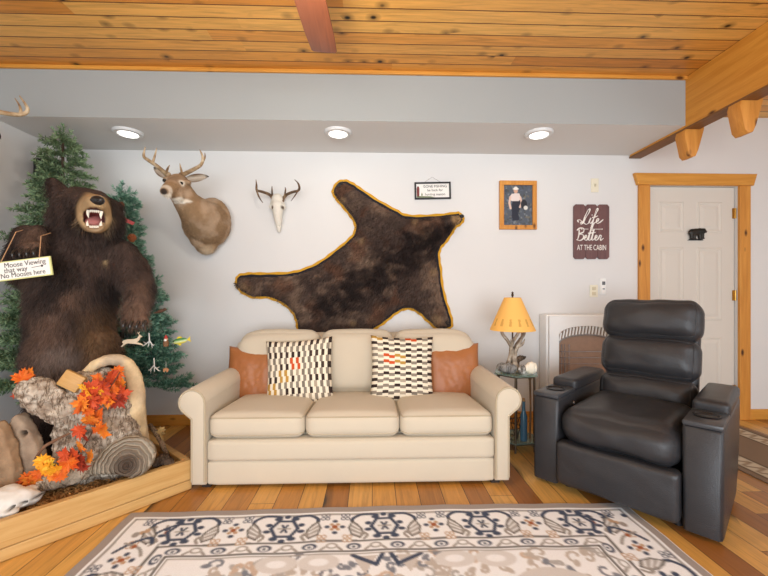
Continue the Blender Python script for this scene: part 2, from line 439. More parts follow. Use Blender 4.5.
# ceiling fan (one blade hangs into view)
M_blade = wood('fan_blade_wood', '#6d3c28', '#8c5236', along=1, knots=False, rough=.35)
M_bronze = plain('fan_bronze', '#4b382a', 0.35, metal=.7)
fc = Vector((-.275, 1.36, 2.36))
ft = thing('ceiling_fan', 'ceiling fan with brown wooden blades hanging from the pine ceiling', 'fan', (fc.x, fc.y, ZC))
m = MB(); m.lathe([(0, .3), (.07, .3), (.06, .25), (.012, .24), (.012, .1), (.05, .09), (.105, .05), (.11, -.02), (.07, -.06), (0, -.07)], fc, 28); m.build('motor_housing', M_bronze, ft, True)
for k in range(5):
    a = radians(88 + 72 * k)
    R = Matrix.Translation(fc) @ Matrix.Rotation(a - pi / 2, 4, 'Z') @ Matrix.Rotation(radians(7), 4, 'Y')
    m = MB(); m.prism([(-.066, .2), (.062, .2), (.07, .3), (.074, .5), (.071, .63), (.06, .645), (-.05, .65), (-.062, .64), (-.07, .5), (-.072, .3)], -.004, .004, 'z', bev=.002, M=R); m.build('blade', M_blade, ft, True)
    m = MB(); m.prism([(-.015, .09), (.015, .09), (.03, .27), (-.03, .27)], -.01, -.004, 'z', M=R); m.build('blade_arm', M_bronze, ft, True)

M_globe = emit('frosted_globe', '#fff1d8', 3.0)
m = MB(); m.lathe([(0, -.07), (.05, -.07), (.05, -.085), (0, -.085)], fc, 24); m.build('light_fitter', M_bronze, ft, True)
m = MB(); m.lathe([(.045, -.085), (.075, -.105), (.085, -.135), (.07, -.16), (.035, -.175), (0, -.178)], fc, 28); m.build('globe', M_globe, ft, True)
l = bpy.data.lights.new('fan_lamp', 'POINT'); l.energy = 24; l.color = (1, .94, .84); l.shadow_soft_size = .09
lo = bpy.data.objects.new('fan_lamp', l); COL.objects.link(lo); lo.location = (0, 0, -.59); lo.parent = ft
# ------------------------------------------------------------------ sofa
def fabric(name, col, sc=500, var=.07, rough=.9, bump=.25):
    n = NT(name); v = n.obj(); c = lin(col)
    f = n.noise(v, sc, 2); g = n.noise(v, 5, 4, .6)
    k = n.math('MULTIPLY_ADD', n.math('ADD', f, g), var, 1 - var)
    x = n.n('ShaderNodeVectorMath', operation='SCALE'); x.inputs[0].default_value = c; n.put(x.inputs['Scale'], k)
    n.bump(f, bump, .002); n.b.inputs['Sheen Weight'].default_value = .15
    return n.fin(x.outputs[0], rough, 0, .2)
M_sofa = fabric('beige_upholstery', '#cdc1ac')
M_pipe = fabric('beige_piping', '#b6a88f')
sofa = thing('sofa', 'beige three seat sofa with rolled arms against the back wall', 'sofa', (-.113, 2.2, 0))
for s_ in (-1, 1):
    # column and roll in profile (x outward), extruded along depth
    pr = [(.818, .03), (.818, .49)]
    for k in range(0, 13):
        a = radians(180 - k * 20); pr.append((.893 + .076 * cos(a), .492 + .076 * sin(a)))
    pr += [(.898, .40), (.898, .03)]
    pr = [(s_ * x, z) for x, z in pr]
    m = MB(); m.prism(pr, -.03, .93, 'y', bev=.014); am = m.build('arm', M_sofa, sofa, ang=50)
    pp = [(s_ * x, -.026, z) for x, z in [(.822, .05), (.822, .49)] + [(.893 + .07 * cos(radians(180 - k * 20)), .492 + .07 * sin(radians(180 - k * 20))) for k in range(13)] + [(.893, .4), (.893, .05)]]
    m = MB(); m.tube(pp, .0065, 8); m.build('piping', M_pipe, am)
m = MB(); m.cushion((0, .03, .215), (1.635, .1, .125), .025, (0, .008, 0), 16); m.build('front_rail', M_sofa, sofa)
m = MB(); m.cushion((0, .036, .087), (1.635, .09, .14), .018, (0, .006, 0), 16); m.build('skirt_panel', M_sofa, sofa)
m = MB(); m.box((0, .5, .17), (1.63, .84, .22), bev=.01); m.build('base_frame', M_sofa, sofa)
m = MB(); m.cushion((0, .86, .43), (1.76, .15, .72), .06, (0, .01, 0), 10); m.build('back_frame', M_sofa, sofa)
def seat_fn(q, e):
    # T front droop and slope to the back
    q.z += -.045 * (e.y + 1) / 2
    return q
for i, x in enumerate((-.544, 0, .544)):
    m = MB(); m.cushion((x, .315, .350), (.54, .66, .145), .05, (.004, .012, .022), 16, fn=seat_fn); cu = m.build('seat_cushion', M_sofa, sofa)
    us = [(-1, .6 - 1.6 * k / 8, .62) for k in range(9)] + [(-1 + 2 * k / 30, -1, .62) for k in range(1, 31)] + [(1, -1 + 1.6 * k / 8, .62) for k in range(1, 9)]
    m = welt(MB(), (x, .315, .350), (.54, .66, .145), .05, (.004, .012, .022), seat_fn, us, .0045); m.build('piping', M_pipe, cu)
    us = [(u[0], u[1], -.62) for u in us]
    m = welt(MB(), (x, .315, .350), (.54, .66, .145), .05, (.004, .012, .022), seat_fn, us, .0045); m.build('piping', M_pipe, cu)
for i, (x, wd) in enumerate(((-.585, .62), (0, .55), (.585, .62))):
    def bfn(q, e, i=i):
        if i != 1:      # rounded outer top corner
            o = e.x * (1 if i == 2 else -1)
            q.z -= .075 * max(0, o - .35) ** 2 * max(0, e.z) * 1.9
        return q
    m = MB(); m.cushion((x, .70, .59), (wd, .2, .46), .085, (.0, .03, .012), 18, rot=(radians(-11), 0, 0), fn=bfn); m.build('back_cushion', M_sofa, sofa)
M_foot = plain('dark_foot', '#2a1e16', .5)
for x in (-.83, .83):
    for y in (.04, .86):
        m = MB(); m.box((x, y, .016), (.05, .05, .032)); m.build('foot', M_foot, sofa)

# throw pillows
def leather(name, c1, c2, sc=7, rough=.42, bump=.25):
    n = NT(name); v = n.obj(); f = n.noise(v, sc, 5, .65)
    vo = n.n('ShaderNodeTexVoronoi'); n.put(vo.inputs['Vector'], v); vo.inputs['Scale'].default_value = 260
    n.bump(n.math('MULTIPLY_ADD', n.noise(v, 9, 3, .5, .4), 4.0, vo.outputs['Distance']), bump, .002)
    return n.fin(n.mix(f, c1, c2), rough, 0, .4)
M_cognac = leather('cognac_leather', '#95582f', '#b47648', 6, .38)
NP = 44
def pillow_bm(wd, ht, th, wrinkle=.004, seed=0):
    V = []; Fs = []; uv = []
    for side in (0, 1):
        for j in range(NP + 1):
            for i in range(NP + 1):
                u = i / NP * 2 - 1; v = j / NP * 2 - 1
                t = th * ((1 - u ** 4) * (1 - v ** 4)) ** .55
                x = u * wd / 2 * (1 - .07 * (1 - v * v)); z = v * ht / 2 * (1 - .07 * (1 - u * u))
                t *= 1 + .10 * noise.noise((u * 2.2 + seed, v * 2.2, side * 5))
                t += wrinkle * noise.noise((u * 6 + seed, v * 6, side)) * (1 - u * u) * (1 - v * v)
                if abs(u) == 1 or abs(v) == 1: t = 0
                V.append((x, -t if side == 0 else t * .8, z))
    n1 = NP + 1
    for side in (0, 1):
        o = side * n1 * n1
        for j in range(NP):
            for i in range(NP):
                q = (o + j * n1 + i, o + j * n1 + i + 1, o + (j + 1) * n1 + i + 1, o + (j + 1) * n1 + i)
                Fs.append(q if side == 0 else q[::-1]); uv.append((i, j))
    me = bpy.data.meshes.new('throw_pillow'); me.from_pydata(V, [], Fs)
    return me, uv
def weld(me):
    b = bmesh.new(); b.from_mesh(me); bmesh.ops.remove_doubles(b, verts=b.verts, dist=1e-5); b.to_mesh(me); b.free()
    me.polygons.foreach_set('use_smooth', [True] * len(me.polygons)); me.update()
def pillow(name, px, py, Y, wd, ht, th, rz, rx, ry, mat, label, group, pattern=None, seed=0):
    me, uv = pillow_bm(wd, ht, th, seed=seed)
    if pattern:
        a = me.color_attributes.new('tint', 'BYTE_COLOR', 'CORNER'); buf = []
        for i, j in uv: buf += [(*pattern(i, j), 1)] * 4
        a.data.foreach_set('color', np.array(buf, np.float32).ravel())
    weld(me)
    o = link(name, me, mat)
    o.location = P(px, py, Y); o.rotation_euler = (rx, ry, rz)
    tag(o, label, 'pillow', group); return o
CRM = lin('#eee3cd'); CL = [lin(x) for x in ('#8d8375', '#3b2f2b', '#9c9083', '#463933', '#c9552b', '#bb9148', '#7d7468', '#b0a28e')]
def patt(i, j, rot, seed):
    if rot: i, j = j, i
    ci = i // 4; off = 1 if ci % 2 else 0
    rj = (j + off) // 4; ph = (j + off) % 4
    if ph < 2: return CRM
    r = random.Random(ci // 2 * 131 + rj * 17 + seed).random()
    hot = random.Random((ci // 2) * 77 + (rj // 2) * 991 + seed).random()
    if hot < .09: return CL[4]
    if hot < .15: return CL[5]
    if ci % 2 == 0: return CL[1] if r < .5 else CL[3] if r < .7 else CL[0]
    return CL[0] if r < .6 else CL[6] if r < .85 else CL[7]
M_patt = tinted('woven_block_fabric', .9, .12, 300, .15, .3)
pillow('throw_pillow', 254, 376, 2.80, .41, .42, .06, radians(-4), radians(-13), radians(1), M_cognac, 'cognac leather throw pillow at the left end of the sofa', 'throw pillows on the sofa', seed=1)
pillow('throw_pillow', 453, 373, 2.80, .42, .43, .06, radians(3), radians(-13), radians(-1), M_cognac, 'cognac leather throw pillow at the right end of the sofa', 'throw pillows on the sofa', seed=2)
pillow('throw_pillow', 299.5, 373, 2.69, .475, .48, .06, radians(-2), radians(-17), radians(-4.5), M_patt, 'woven block patterned pillow with upright columns, left on the sofa', 'throw pillows on the sofa', lambda i, j: patt(i, j, True, 5), 3)
pillow('throw_pillow', 402, 369.5, 2.69, .45, .475, .06, radians(2), radians(-17), radians(2), M_patt, 'woven block patterned pillow with level rows, right on the sofa', 'throw pillows on the sofa', lambda i, j: patt(i, j, False, 9), 4)

# ------------------------------------------------------------------ recliner
M_leather = leather('charcoal_leather', '#29292b', '#38383b', 9, .34, .35)
M_lplast = plain('grey_tray_plastic', '#3e4044', .3, var=.08)
rec = thing('recliner', 'dark charcoal leather theater recliner with cup holders facing the rug', 'armchair', (1.236, 1.93, 0), radians(-48.2))
ZB = .022
for s_, nm in ((-1, 'l'), (1, 'r')):
    x = s_ * .352
    # side profile in (y,z)
    prf = [(0, ZB), (.58, ZB), (.68, .12), (.78, .3), (.81, .49), (.79, .512), (.02, .508), (0, .488)]
    m = MB(); m.prism(prf, x - .073, x + .073, 'x', bev=.016); am = m.build('arm', M_leather, rec, ang=50)
    m = MB(); m.box((x, .13, .514), (.146, .262, .024), bev=.008); tr = m.build('armrest_tray', M_lplast, am)
    m = MB(); m.lathe([(.05, .0), (.055, .008), (.047, .01), (.04, .002), (.036, -.004), (0, -.004)], (x, .145, .523), 28, sc=(1, 1, 1)); m.build('cup_holder', M_black, am)
    m = MB(); m.cushion((x, .535, .535), (.148, .54, .07), .022, (.002, 0, .008), 12); m.build('armrest_lid', M_leather, am)
m = MB(); m.tube([(-.275, .22, .44), (-.272, .22, .44)], .018, 20); m.tube([(-.272, .22, .44), (-.269, .22, .44)], .011, 16); m.build('control_button', M_chrome, rec)
m = MB(); m.box((0, .36, .15), (.55, .62, .2)); m.build('base_frame', M_black, rec, smooth=False)
def wr(seed, amp):
    def f(q, e):
        edge = 1 - (1 - e.x ** 2) * .8
        c = 1 - 2.2 * abs(noise.noise((q.x * 5 + seed, q.y * 5, q.z * 13 + q.x * 7)))
        q.z += amp * noise.noise((q.x * 8 + seed, q.y * 5, q.z * 8)) + amp * .35 * c * edge
        q.y += amp * .8 * noise.noise((q.x * 7, q.y * 7 + seed, q.z * 11)) - amp * .5 * c * edge
        return q
    return f
m = MB(); m.cushion((0, .29, .365), (.556, .62, .2), .085, (.0, .03, .035), 32, fn=wr(3, .012)); m.build('seat_cushion', M_leather, rec)
m = MB(); m.cushion((0, -.003, .165), (.552, .09, .235), .025, (0, .012, 0), 24, fn=wr(5, .005)); m.build('footrest_panel', M_leather, rec)
lean = radians(-14)
def backpt(d):   # distance up the back
    return (0, .64 + d * sin(-lean), .40 + d * cos(lean))
m = MB(); m.cushion((0, .775, .68), (.50, .1, .68), .04, (0, .01, 0), 10, rot=(lean, 0, 0)); m.build('backrest_shell', M_leather, rec)
for d, h, wd, th, nm in ((.08, .22, .51, .19, 'lumbar_cushion'), (.30, .26, .525, .17, 'back_cushion'), (.54, .26, .535, .17, 'headrest_cushion')):
    m = MB(); m.cushion(backpt(d), (wd, th, h), .075, (.004, .035, .006), 30, rot=(lean, 0, 0), fn=wr(d * 30, .011)); cu = m.build(nm, M_leather, rec)
    us = [(x, -1, z) for x, z in [(-.93 + 1.86 * k / 24, .93) for k in range(25)] + [(.93, .93 - 1.86 * k / 10) for k in range(1, 11)] + [(.93 - 1.86 * k / 24, -.93) for k in range(1, 25)] + [(-.93, -.93 + 1.86 * k / 10) for k in range(1, 10)]]
    m = welt(MB(), backpt(d), (wd, th, h), .075, (.004, .035, .006), wr(d * 30, .011), us, .003, rot=(lean, 0, 0), closed=True); m.build('piping', M_leather, cu)
for s_ in (-1, 1):
    for y in (.08, .5):
        m = MB(); m.lathe([(0, 0), (.022, 0), (.022, .05), (0, .05)], (s_ * .25, y, .001), 14); m.build('foot', M_black, rec)
# ------------------------------------------------------------------ rugs (woven colours kept per vertex)
class Canvas:
    def __init__(s, w_, h_, cell, col):
        s.cell = cell; s.W = int(round(w_ / cell)) + 1; s.H = int(round(h_ / cell)) + 1
        s.a = np.empty((s.H, s.W, 3)); s.a[:] = col; s.w = w_; s.h = h_
    def _win(s, x0, y0, x1, y1):
        c = s.cell
        i0 = max(0, int(x0 / c)); i1 = min(s.W, int(x1 / c) + 2); j0 = max(0, int(y0 / c)); j1 = min(s.H, int(y1 / c) + 2)
        if i1 <= i0 or j1 <= j0: return None
        X, Y = np.meshgrid(np.arange(i0, i1) * c, np.arange(j0, j1) * c); return i0, i1, j0, j1, X, Y
    def _put(s, win, mask, col):
        i0, i1, j0, j1 = win[:4]; sub = s.a[j0:j1, i0:i1]; sub += (np.array(col) - sub) * mask[..., None]
    def rect(s, x0, y0, x1, y1, col):
        wn = s._win(x0, y0, x1, y1)
        if wn: s._put(wn, ((wn[4] >= x0) & (wn[4] <= x1) & (wn[5] >= y0) & (wn[5] <= y1)).astype(float), col)
    def stroke(s, pts, r, col):
        for (ax, ay), (bx, by) in zip(pts, pts[1:]):
            wn = s._win(min(ax, bx) - 2 * r - s.cell, min(ay, by) - 2 * r - s.cell, max(ax, bx) + 2 * r + s.cell, max(ay, by) + 2 * r + s.cell)
            if not wn: continue
            X, Y = wn[4:]; dx, dy = bx - ax, by - ay; L = dx * dx + dy * dy or 1e-9
            t = np.clip(((X - ax) * dx + (Y - ay) * dy) / L, 0, 1)
            d = np.hypot(X - ax - t * dx, Y - ay - t * dy)
            s._put(wn, np.clip((r - d) / s.cell + .5, 0, 1), col)
    def disc(s, x, y, rx, ry, col, ang=0):
        R = max(rx, ry); wn = s._win(x - R - s.cell, y - R - s.cell, x + R + s.cell, y + R + s.cell)
        if not wn: return
        X, Y = wn[4] - x, wn[5] - y; c, n = cos(ang), sin(ang)
        d = np.hypot((X * c + Y * n) / rx, (-X * n + Y * c) / ry)
        s._put(wn, np.clip((1 - d) * min(rx, ry) / s.cell + .5, 0, 1), col)
    def poly(s, pts, col):
        xs = [p[0] for p in pts]; ys = [p[1] for p in pts]; wn = s._win(min(xs), min(ys), max(xs), max(ys))
        if not wn: return
        X, Y = wn[4:]; ins = np.zeros(X.shape, bool)
        for (ax, ay), (bx, by) in zip(pts, pts[1:] + pts[:1]):
            if ay == by: continue
            ins ^= ((ay > Y) != (by > Y)) & (X < (bx - ax) * (Y - ay) / (by - ay) + ax)
        s._put(wn, ins.astype(float), col)
RX0, RX1, RY1 = -1.20, 1.315, 1.965; RLEN = 3.02
RW = RX1 - RX0; CE = 0.0065
NAVY, GRY, TAU, RUST, CREAM, LINE = [lin(x) for x in ('#4a546a', '#a19c98', '#b3a598', '#a8643f', '#f4f6fa', '#605d5a')]
TANL = lin('#c2a488')
cv = Canvas(RW, RLEN, CE, CREAM)
rr_ = random.Random(4)
def side_map(k):
    """border-local (s along, d from the edge) -> canvas; k: 0 far, 1 near, 2 left, 3 right"""
    return (lambda s, d: (s, d), lambda s, d: (RW - s, RLEN - d), lambda s, d: (d, RLEN - s), lambda s, d: (RW - d, s))[k]
class Side:
    ds = 1.0
    def __init__(s, k): s.g = side_map(k); s.k = k
    def f(s, x, d):
        if s.ds != 1: o = (d - .165) * s.ds; d = .165 + max(-.098, min(.098, o))
        return s.g(x, d)
    def st(s, pts, r, col, sm=0):
        if sm: pts = cr(pts, sm)
        cv.stroke([s.f(*p) for p in pts], r, col)
    def di(s, x, d, rx, rd, col, ang=0):
        X, Y = s.f(x, d); rd *= (s.ds + 1) / 2
        if s.k > 1: rx, rd = rd, rx
        cv.disc(X, Y, rx, rd, col, ang)
    def po(s, pts, col): cv.poly([s.f(*p) for p in pts], col)
# field: cream ground with faded vegetal scrolls
for k in range(1150):
    x = rr_.uniform(.36, RW - .36); y = rr_.uniform(.36, RLEN - .36); a = rr_.uniform(0, 6.28); r = rr_.uniform(.02, .055)
    c = mixc(CREAM, rr_.choice([TAU, TAU, TAU, TANL, GRY, NAVY]), .8)
    pts = [(x + r * (1 - t / 9) * cos(a + t * .55), y + r * (1 - t / 9) * sin(a + t * .55)) for t in range(9)]
    cv.stroke(pts, .006, c)
    cv.disc(x + r * cos(a), y + r * sin(a), .022, .013, c, a)
def medallion(cx, cy, s):
    for rr in (1, .82, .55):
        pts = []
        for t in range(73):
            th = t * 2 * pi / 72; q = rr * s * (1 + .14 * cos(8 * th)) ; pts.append((cx + q * cos(th) * .72, cy + q * sin(th)))
        if rr == 1: cv.poly(pts, mixc(CREAM, TAU, .55))
        if rr == .55: cv.poly(pts, mixc(CREAM, GRY, .5))
        cv.stroke(pts, .012, NAVY if rr != .82 else LINE)
    for t in range(16):
        th = t * 2 * pi / 16; cv.disc(cx + s * .68 * .72 * cos(th), cy + s * .68 * sin(th), .035, .02, NAVY if t % 2 else RUST, th)
medallion(RW / 2, RLEN / 2, .85)
for sx in (.62, RW - .62):
    for sy in (.62, RLEN - .62): cv.disc(sx, sy, .2, .16, mixc(CREAM, TAU, .5)); cv.disc(sx, sy, .09, .07, NAVY); cv.disc(sx, sy, .05, .04, CREAM)
# small cartouches along the field's far and near edge
for s_, e_ in ((RW / 2, .42), (RW / 2, RLEN - .42)):
    sg = 1 if e_ < 1 else -1
    for dx in (-.09, .09):
        cv.poly([(s_ + dx - .05, e_ - sg * .05), (s_ + dx + .05, e_ - sg * .05), (s_ + dx, e_ + sg * .05)], mixc(CREAM, TAU, .6))
        cv.stroke([(s_ + dx * 1.6, e_ - sg * .06), (s_ + dx * .5, e_), (s_ + dx * .2, e_ - sg * .06)], .01, NAVY)
    for dx in (-.45, -.28, .28, .45): cv.disc(s_ + dx, e_ - .02 * sg, .085, .05, mixc(CREAM, TAU, .4)); cv.disc(s_ + dx, e_ - .02 * sg, .04, .022, CREAM)
for k in range(4):
    sd = Side(k); L = RW if k < 2 else RLEN
    # ground of the border, lines
    sd.po([(0, 0), (L, 0), (L - .34, .34), (.34, .34)], CREAM)
for k in range(4):
    sd = Side(k); L = RW if k < 2 else RLEN
    sd.st([(.062, .062), (L - .062, .062)], .004, LINE)
    for d in (.268, .335): sd.st([(d, d), (L - d, d)], .0055, LINE)
    sd.st([(.352, .352), (L - .352, .352)], .0035, GRY)
    # guard band: alternating navy and grey bosses
    n_ = int((L - .6) / .094)
    for i in range(n_):
        s_ = .3 + (i + .5) * (L - .6) / n_
        if i % 2 == 0:
            sd.di(s_, .303, .032, .021, NAVY); sd.di(s_, .306, .018, .013, CREAM); sd.di(s_, .306, .008, .007, NAVY)
        else:
            sd.di(s_, .3, .027, .019, GRY); sd.di(s_, .3, .017, .011, CREAM)
            sd.st([(s_ - .045, .325), (s_ - .03, .31)], .006, GRY); sd.st([(s_ + .045, .325), (s_ + .03, .31)], .006, GRY)
    # main border: navy cartouches, grey leaves, small rust flowers
    st = .466; half = int((L / 2 - .2) / st); sd.ds = 1.28
    for i in range(-half - 1, half + 1):
        s0 = L / 2 + i * st; d0 = .165; ends = i == -half - 1
        if ends:      # corner sprays
            for e_ in (.30, L - .30):
                sg = 1 if e_ < 1 else -1
                sd.st([(e_, d0 - .05), (e_ - sg * .06, d0 - .02), (e_ - sg * .10, d0 + .03), (e_ - sg * .06, d0 + .05)], .008, NAVY, 4); sd.st([(e_ + sg * .02, d0 + .05), (e_ - sg * .03, d0 + .02), (e_ - sg * .06, d0 - .04)], .006, GRY, 4)
                sd.di(e_ - sg * .12, d0 - .03, .02, .014, GRY); sd.di(e_ - sg * .15, d0, .016, .012, TANL); sd.di(e_ - sg * .04, d0, .012, .01, RUST)
        hexa = [(s0 - .062, d0), (s0 - .034, d0 - .045), (s0 + .034, d0 - .045), (s0 + .062, d0), (s0 + .034, d0 + .045), (s0 - .034, d0 + .045), (s0 - .062, d0)]
        if not ends: sd.po(hexa[:-1], mixc(CREAM, GRY, .12)); sd.st(hexa, .0085, NAVY)
        for sx in ((-1, 1) if not ends else ()):
            sd.di(s0 + sx * .04, d0 - .058, .02, .013, NAVY); sd.di(s0 + sx * .04, d0 + .058, .02, .013, NAVY)
            sd.di(s0 + sx * .075, d0 - .02, .016, .012, NAVY); sd.di(s0 + sx * .078, d0 + .018, .018, .011, NAVY)
            sd.st([(s0 + sx * .03, d0 - .07), (s0 + sx * .1, d0 - .078), (s0 + sx * .145, d0 - .055), (s0 + sx * .152, d0 - .035)], .0085, NAVY, 4)
            # grey acanthus leaf
            lf = [(s0 + sx * .118, d0 + .062), (s0 + sx * .155, d0 + .045), (s0 + sx * .168, d0 + .005), (s0 + sx * .150, d0 - .035), (s0 + sx * .128, d0 - .015), (s0 + sx * .108, d0 + .012), (s0 + sx * .100, d0 + .042)]
            sd.po(lf, mixc(CREAM, GRY, .85))
            for q in range(3): sd.st([(s0 + sx * (.112 + .004 * q), d0 + .05 - .02 * q), (s0 + sx * .155, d0 + .03 - .025 * q)], .0035, CREAM)
            sd.st(lf + lf[:1], .0035, LINE)
            sd.st([(s0 + sx * .1, d0 + .07), (s0 + sx * .085, d0 + .05), (s0 + sx * .1, d0 + .035), (s0 + sx * .112, d0 + .05)], .006, GRY, 4)
            # little outline flowers
            for fx, fd in ((.185, -.062), (.175, .066)):
                for q in range(4):
                    th = q * pi / 2 + pi / 4; sd.di(s0 + sx * fx + .015 * cos(th), d0 + fd + .015 * sin(th), .012, .012, NAVY if fd < 0 else TANL); sd.di(s0 + sx * fx + .015 * cos(th), d0 + fd + .015 * sin(th), .006, .006, CREAM)
        sd.st([(s0 - .012, d0 - .02), (s0 + .012, d0 + .02)], .006, NAVY); sd.st([(s0 + .012, d0 - .02), (s0 - .012, d0 + .02)], .006, NAVY)
        sd.st([(s0 - .028, d0), (s0 + .028, d0)], .004, GRY)
        sd.di(s0, d0 - .072, .016, .013, NAVY); sd.di(s0, d0 + .07, .016, .012, NAVY)
        # rust flower midway
        if True:
            s1 = s0 + st / 2
            if s1 < .32 or s1 > L - .32: continue
            for q in range(4):
                th = q * pi / 2; sd.di(s1 + .036 * cos(th), d0 + .034 * sin(th), .013, .010, NAVY)
            for q in range(4):
                th = q * pi / 2 + pi / 4; sd.di(s1 + .02 * cos(th), d0 + .02 * sin(th), .0105, .009, TANL)
            sd.di(s1, d0, .014, .012, RUST)
            sd.st([(s1 - .11, d0 - .092), (s1 + .11, d0 - .092)], .003, GRY); sd.st([(s1 - .1, d0 + .09), (s1 + .1, d0 + .09)], .003, LINE)
    sd.ds = 1.0
    # grey-brown woven edge
    sd.po([(0, 0), (L, 0), (L - .04, .04), (.04, .04)], lin('#a29a96'))
nj, ni = cv.H, cv.W
V = np.zeros((nj, ni, 3)); V[..., 0] = RX0 + np.arange(ni) * CE; V[..., 1] = (RY1 - np.arange(nj) * CE)[:, None]
xs = V[..., 0]; ys = V[..., 1]
V[..., 0] += .006 * np.sin(ys * 5.1) + .002 * np.sin(ys * 23); V[..., 1] += .012 * np.sin(xs * 1.9 + .8) * (ys > 1.0) + .0025 * np.sin(xs * 21)
V[..., 2] = .009
idx = np.arange(ni * nj).reshape(nj, ni)
Q = np.stack([idx[:-1, :-1], idx[1:, :-1], idx[1:, 1:], idx[:-1, 1:]], -1).reshape(-1, 4)
# bottom skirt closes the pile down to the floor
ring = list(idx[0, :]) + list(idx[1:, -1]) + list(idx[-1, -2::-1]) + list(idx[-2:0:-1, 0])
nb = ni * nj; low = V.reshape(-1, 3)[ring].copy(); low[:, 2] = .001
SK = [(ring[k], ring[(k + 1) % len(ring)], nb + (k + 1) % len(ring), nb + k) for k in range(len(ring))]
me = bpy.data.meshes.new('area_rug'); me.from_pydata(np.vstack([V.reshape(-1, 3), low]).tolist(), [], Q.tolist() + SK)
colr = np.vstack([cv.a.reshape(-1, 3), cv.a.reshape(-1, 3)[ring]])
at = me.color_attributes.new('tint', 'FLOAT_COLOR', 'POINT')
at.data.foreach_set('color', np.hstack([colr, np.ones((len(colr), 1))]).astype(np.float32).ravel())
me.update()
M_rug = tinted('woven_rug', .95, .14, 260, .1, .35)
tag(link('area_rug', me, M_rug), 'large cream rug with navy, grey and rust floral border in front of the sofa', 'rug')

# runner before the door
nw, nl = .74, 2.3; RC = .01
c2 = Canvas(nw, nl, RC, lin('#8b7663'))
BE, DK, BR = lin('#cdbfa8'), lin('#5b4a3c'), lin('#8b7663')
for x0 in (.05, nw - .19):
    c2.rect(x0, 0, x0 + .14, nl, BE)
    c2.stroke([(x0, 0), (x0, nl)], .008, DK); c2.stroke([(x0 + .14, 0), (x0 + .14, nl)], .008, DK)
    for k in range(26):
        y = .05 + k * .09
        c2.stroke([(x0 + .03, y - .035), (x0 + .11, y), (x0 + .03, y + .035)], .009, BR); c2.stroke([(x0 + .11, y - .02), (x0 + .05, y + .03)], .006, lin('#a79278'))
c2.rect(.03, 0, nw - .03, .05, DK); c2.rect(.03, nl - .05, nw - .03, nl, DK)
ni, nj = c2.W, c2.H
V = [(2.285 + i * RC, 3.18 - j * RC, .008) for j in range(nj) for i in range(ni)]
Fq = [(j * ni + i, (j + 1) * ni + i, (j + 1) * ni + i + 1, j * ni + i + 1) for j in range(nj - 1) for i in range(ni - 1)]
ring = [i for i in range(ni)] + [j * ni + ni - 1 for j in range(1, nj)] + [(nj - 1) * ni + i for i in range(ni - 2, -1, -1)] + [j * ni for j in range(nj - 2, 0, -1)]
nb = len(V); V += [(V[k][0], V[k][1], .001) for k in ring]
Fq += [(ring[k], ring[(k + 1) % len(ring)], nb + (k + 1) % len(ring), nb + k) for k in range(len(ring))]
me = bpy.data.meshes.new('runner_rug'); me.from_pydata(V, [], Fq)
colr = np.vstack([c2.a.reshape(-1, 3), c2.a.reshape(-1, 3)[ring]])
at = me.color_attributes.new('tint', 'FLOAT_COLOR', 'POINT'); at.data.foreach_set('color', np.hstack([colr, np.ones((len(colr), 1))]).astype(np.float32).ravel())
tag(link('runner_rug', me, M_rug), 'narrow brown runner rug with beige zigzag borders leading to the door', 'rug')
# ------------------------------------------------------------------ things on the back wall
def W2(px, py): return P(px, py, WY)
def frame_at(o, px, py, out=0.0):
    p = P(px, py, WY - out); o.location = (p.x, WY - out, p.z); return o
SC = lambda px: (P(px + .5, 292, WY) - P(px - .5, 292, WY)).x     # metres per pixel on the wall

# bear hide: scalloped felt, black felt, hide
ZO = [(330, 90), (345, 65), (370, 58), (395, 68), (420, 85), (470, 118), (520, 145), (550, 160), (600, 162), (660, 158), (700, 153), (712, 158), (722, 175), (715, 190), (697, 203), (690, 215), (670, 245), (655, 262), (650, 285), (655, 320), (660, 370), (672, 420), (685, 460), (688, 490), (670, 503), (640, 502), (610, 478), (585, 455), (560, 443), (535, 448), (510, 465), (485, 485), (455, 505), (420, 535), (340, 548), (265, 542), (233, 522), (226, 500), (222, 475), (210, 450), (180, 425), (140, 410), (100, 410), (65, 395), (48, 375), (45, 355), (55, 338), (85, 332), (130, 332), (200, 330), (245, 320), (290, 300), (330, 272), (370, 240), (393, 215), (395, 190), (380, 165), (355, 135), (335, 110)]
HC_ = W2(348, 255)
def hz(zx, zy):
    p = W2(220 + zx / 2.954, 160 + zy / 2.954); return (p.x - HC_.x, p.z - HC_.z)
out0 = [hz(*p) for p in ZO]
if sum(a[0] * b[1] - b[0] * a[1] for a, b in zip(out0, out0[1:] + out0[:1])) < 0: out0 = out0[::-1]
out0 = cr(out0, 5, True)
def offset(poly, d, wob=0, per=1):
    N = len(poly); res = []
    for i, p in enumerate(poly):
        a = poly[i - 2]; b = poly[(i + 2) % N]; tx, ty = b[0] - a[0], b[1] - a[1]; L = hypot(tx, ty) or 1
        k = d + wob * sin(i * 2 * pi / per)
        res.append((p[0] - ty / L * k, p[1] + tx / L * k))
    return res
M_felt = fabric('golden_felt', '#cf9a2f', 300, .08)
M_bfelt = fabric('black_felt', '#24242a', 300, .08)
hide = thing('bear_hide', 'dark brown bear hide with golden felt edging spread on the wall above the sofa', 'animal hide', (HC_.x, WY - .003, HC_.z))
m = MB(); m.prism(offset(out0, 0, .003, 4), -.006, 0, 'y'); m.build('golden_felt_edging', M_felt, hide)
m = MB(); m.prism(offset(out0, .020, .002, 5), -.012, -.005, 'y'); m.build('black_felt_backing', M_bfelt, hide)
pin = np.array(offset(out0, .034))
gs = .011; x0, z0 = pin.min(0); x1, z1 = pin.max(0)
gx = np.arange(x0, x1 + gs, gs); gz = np.arange(z0, z1 + gs, gs); GX, GZ = np.meshgrid(gx, gz)
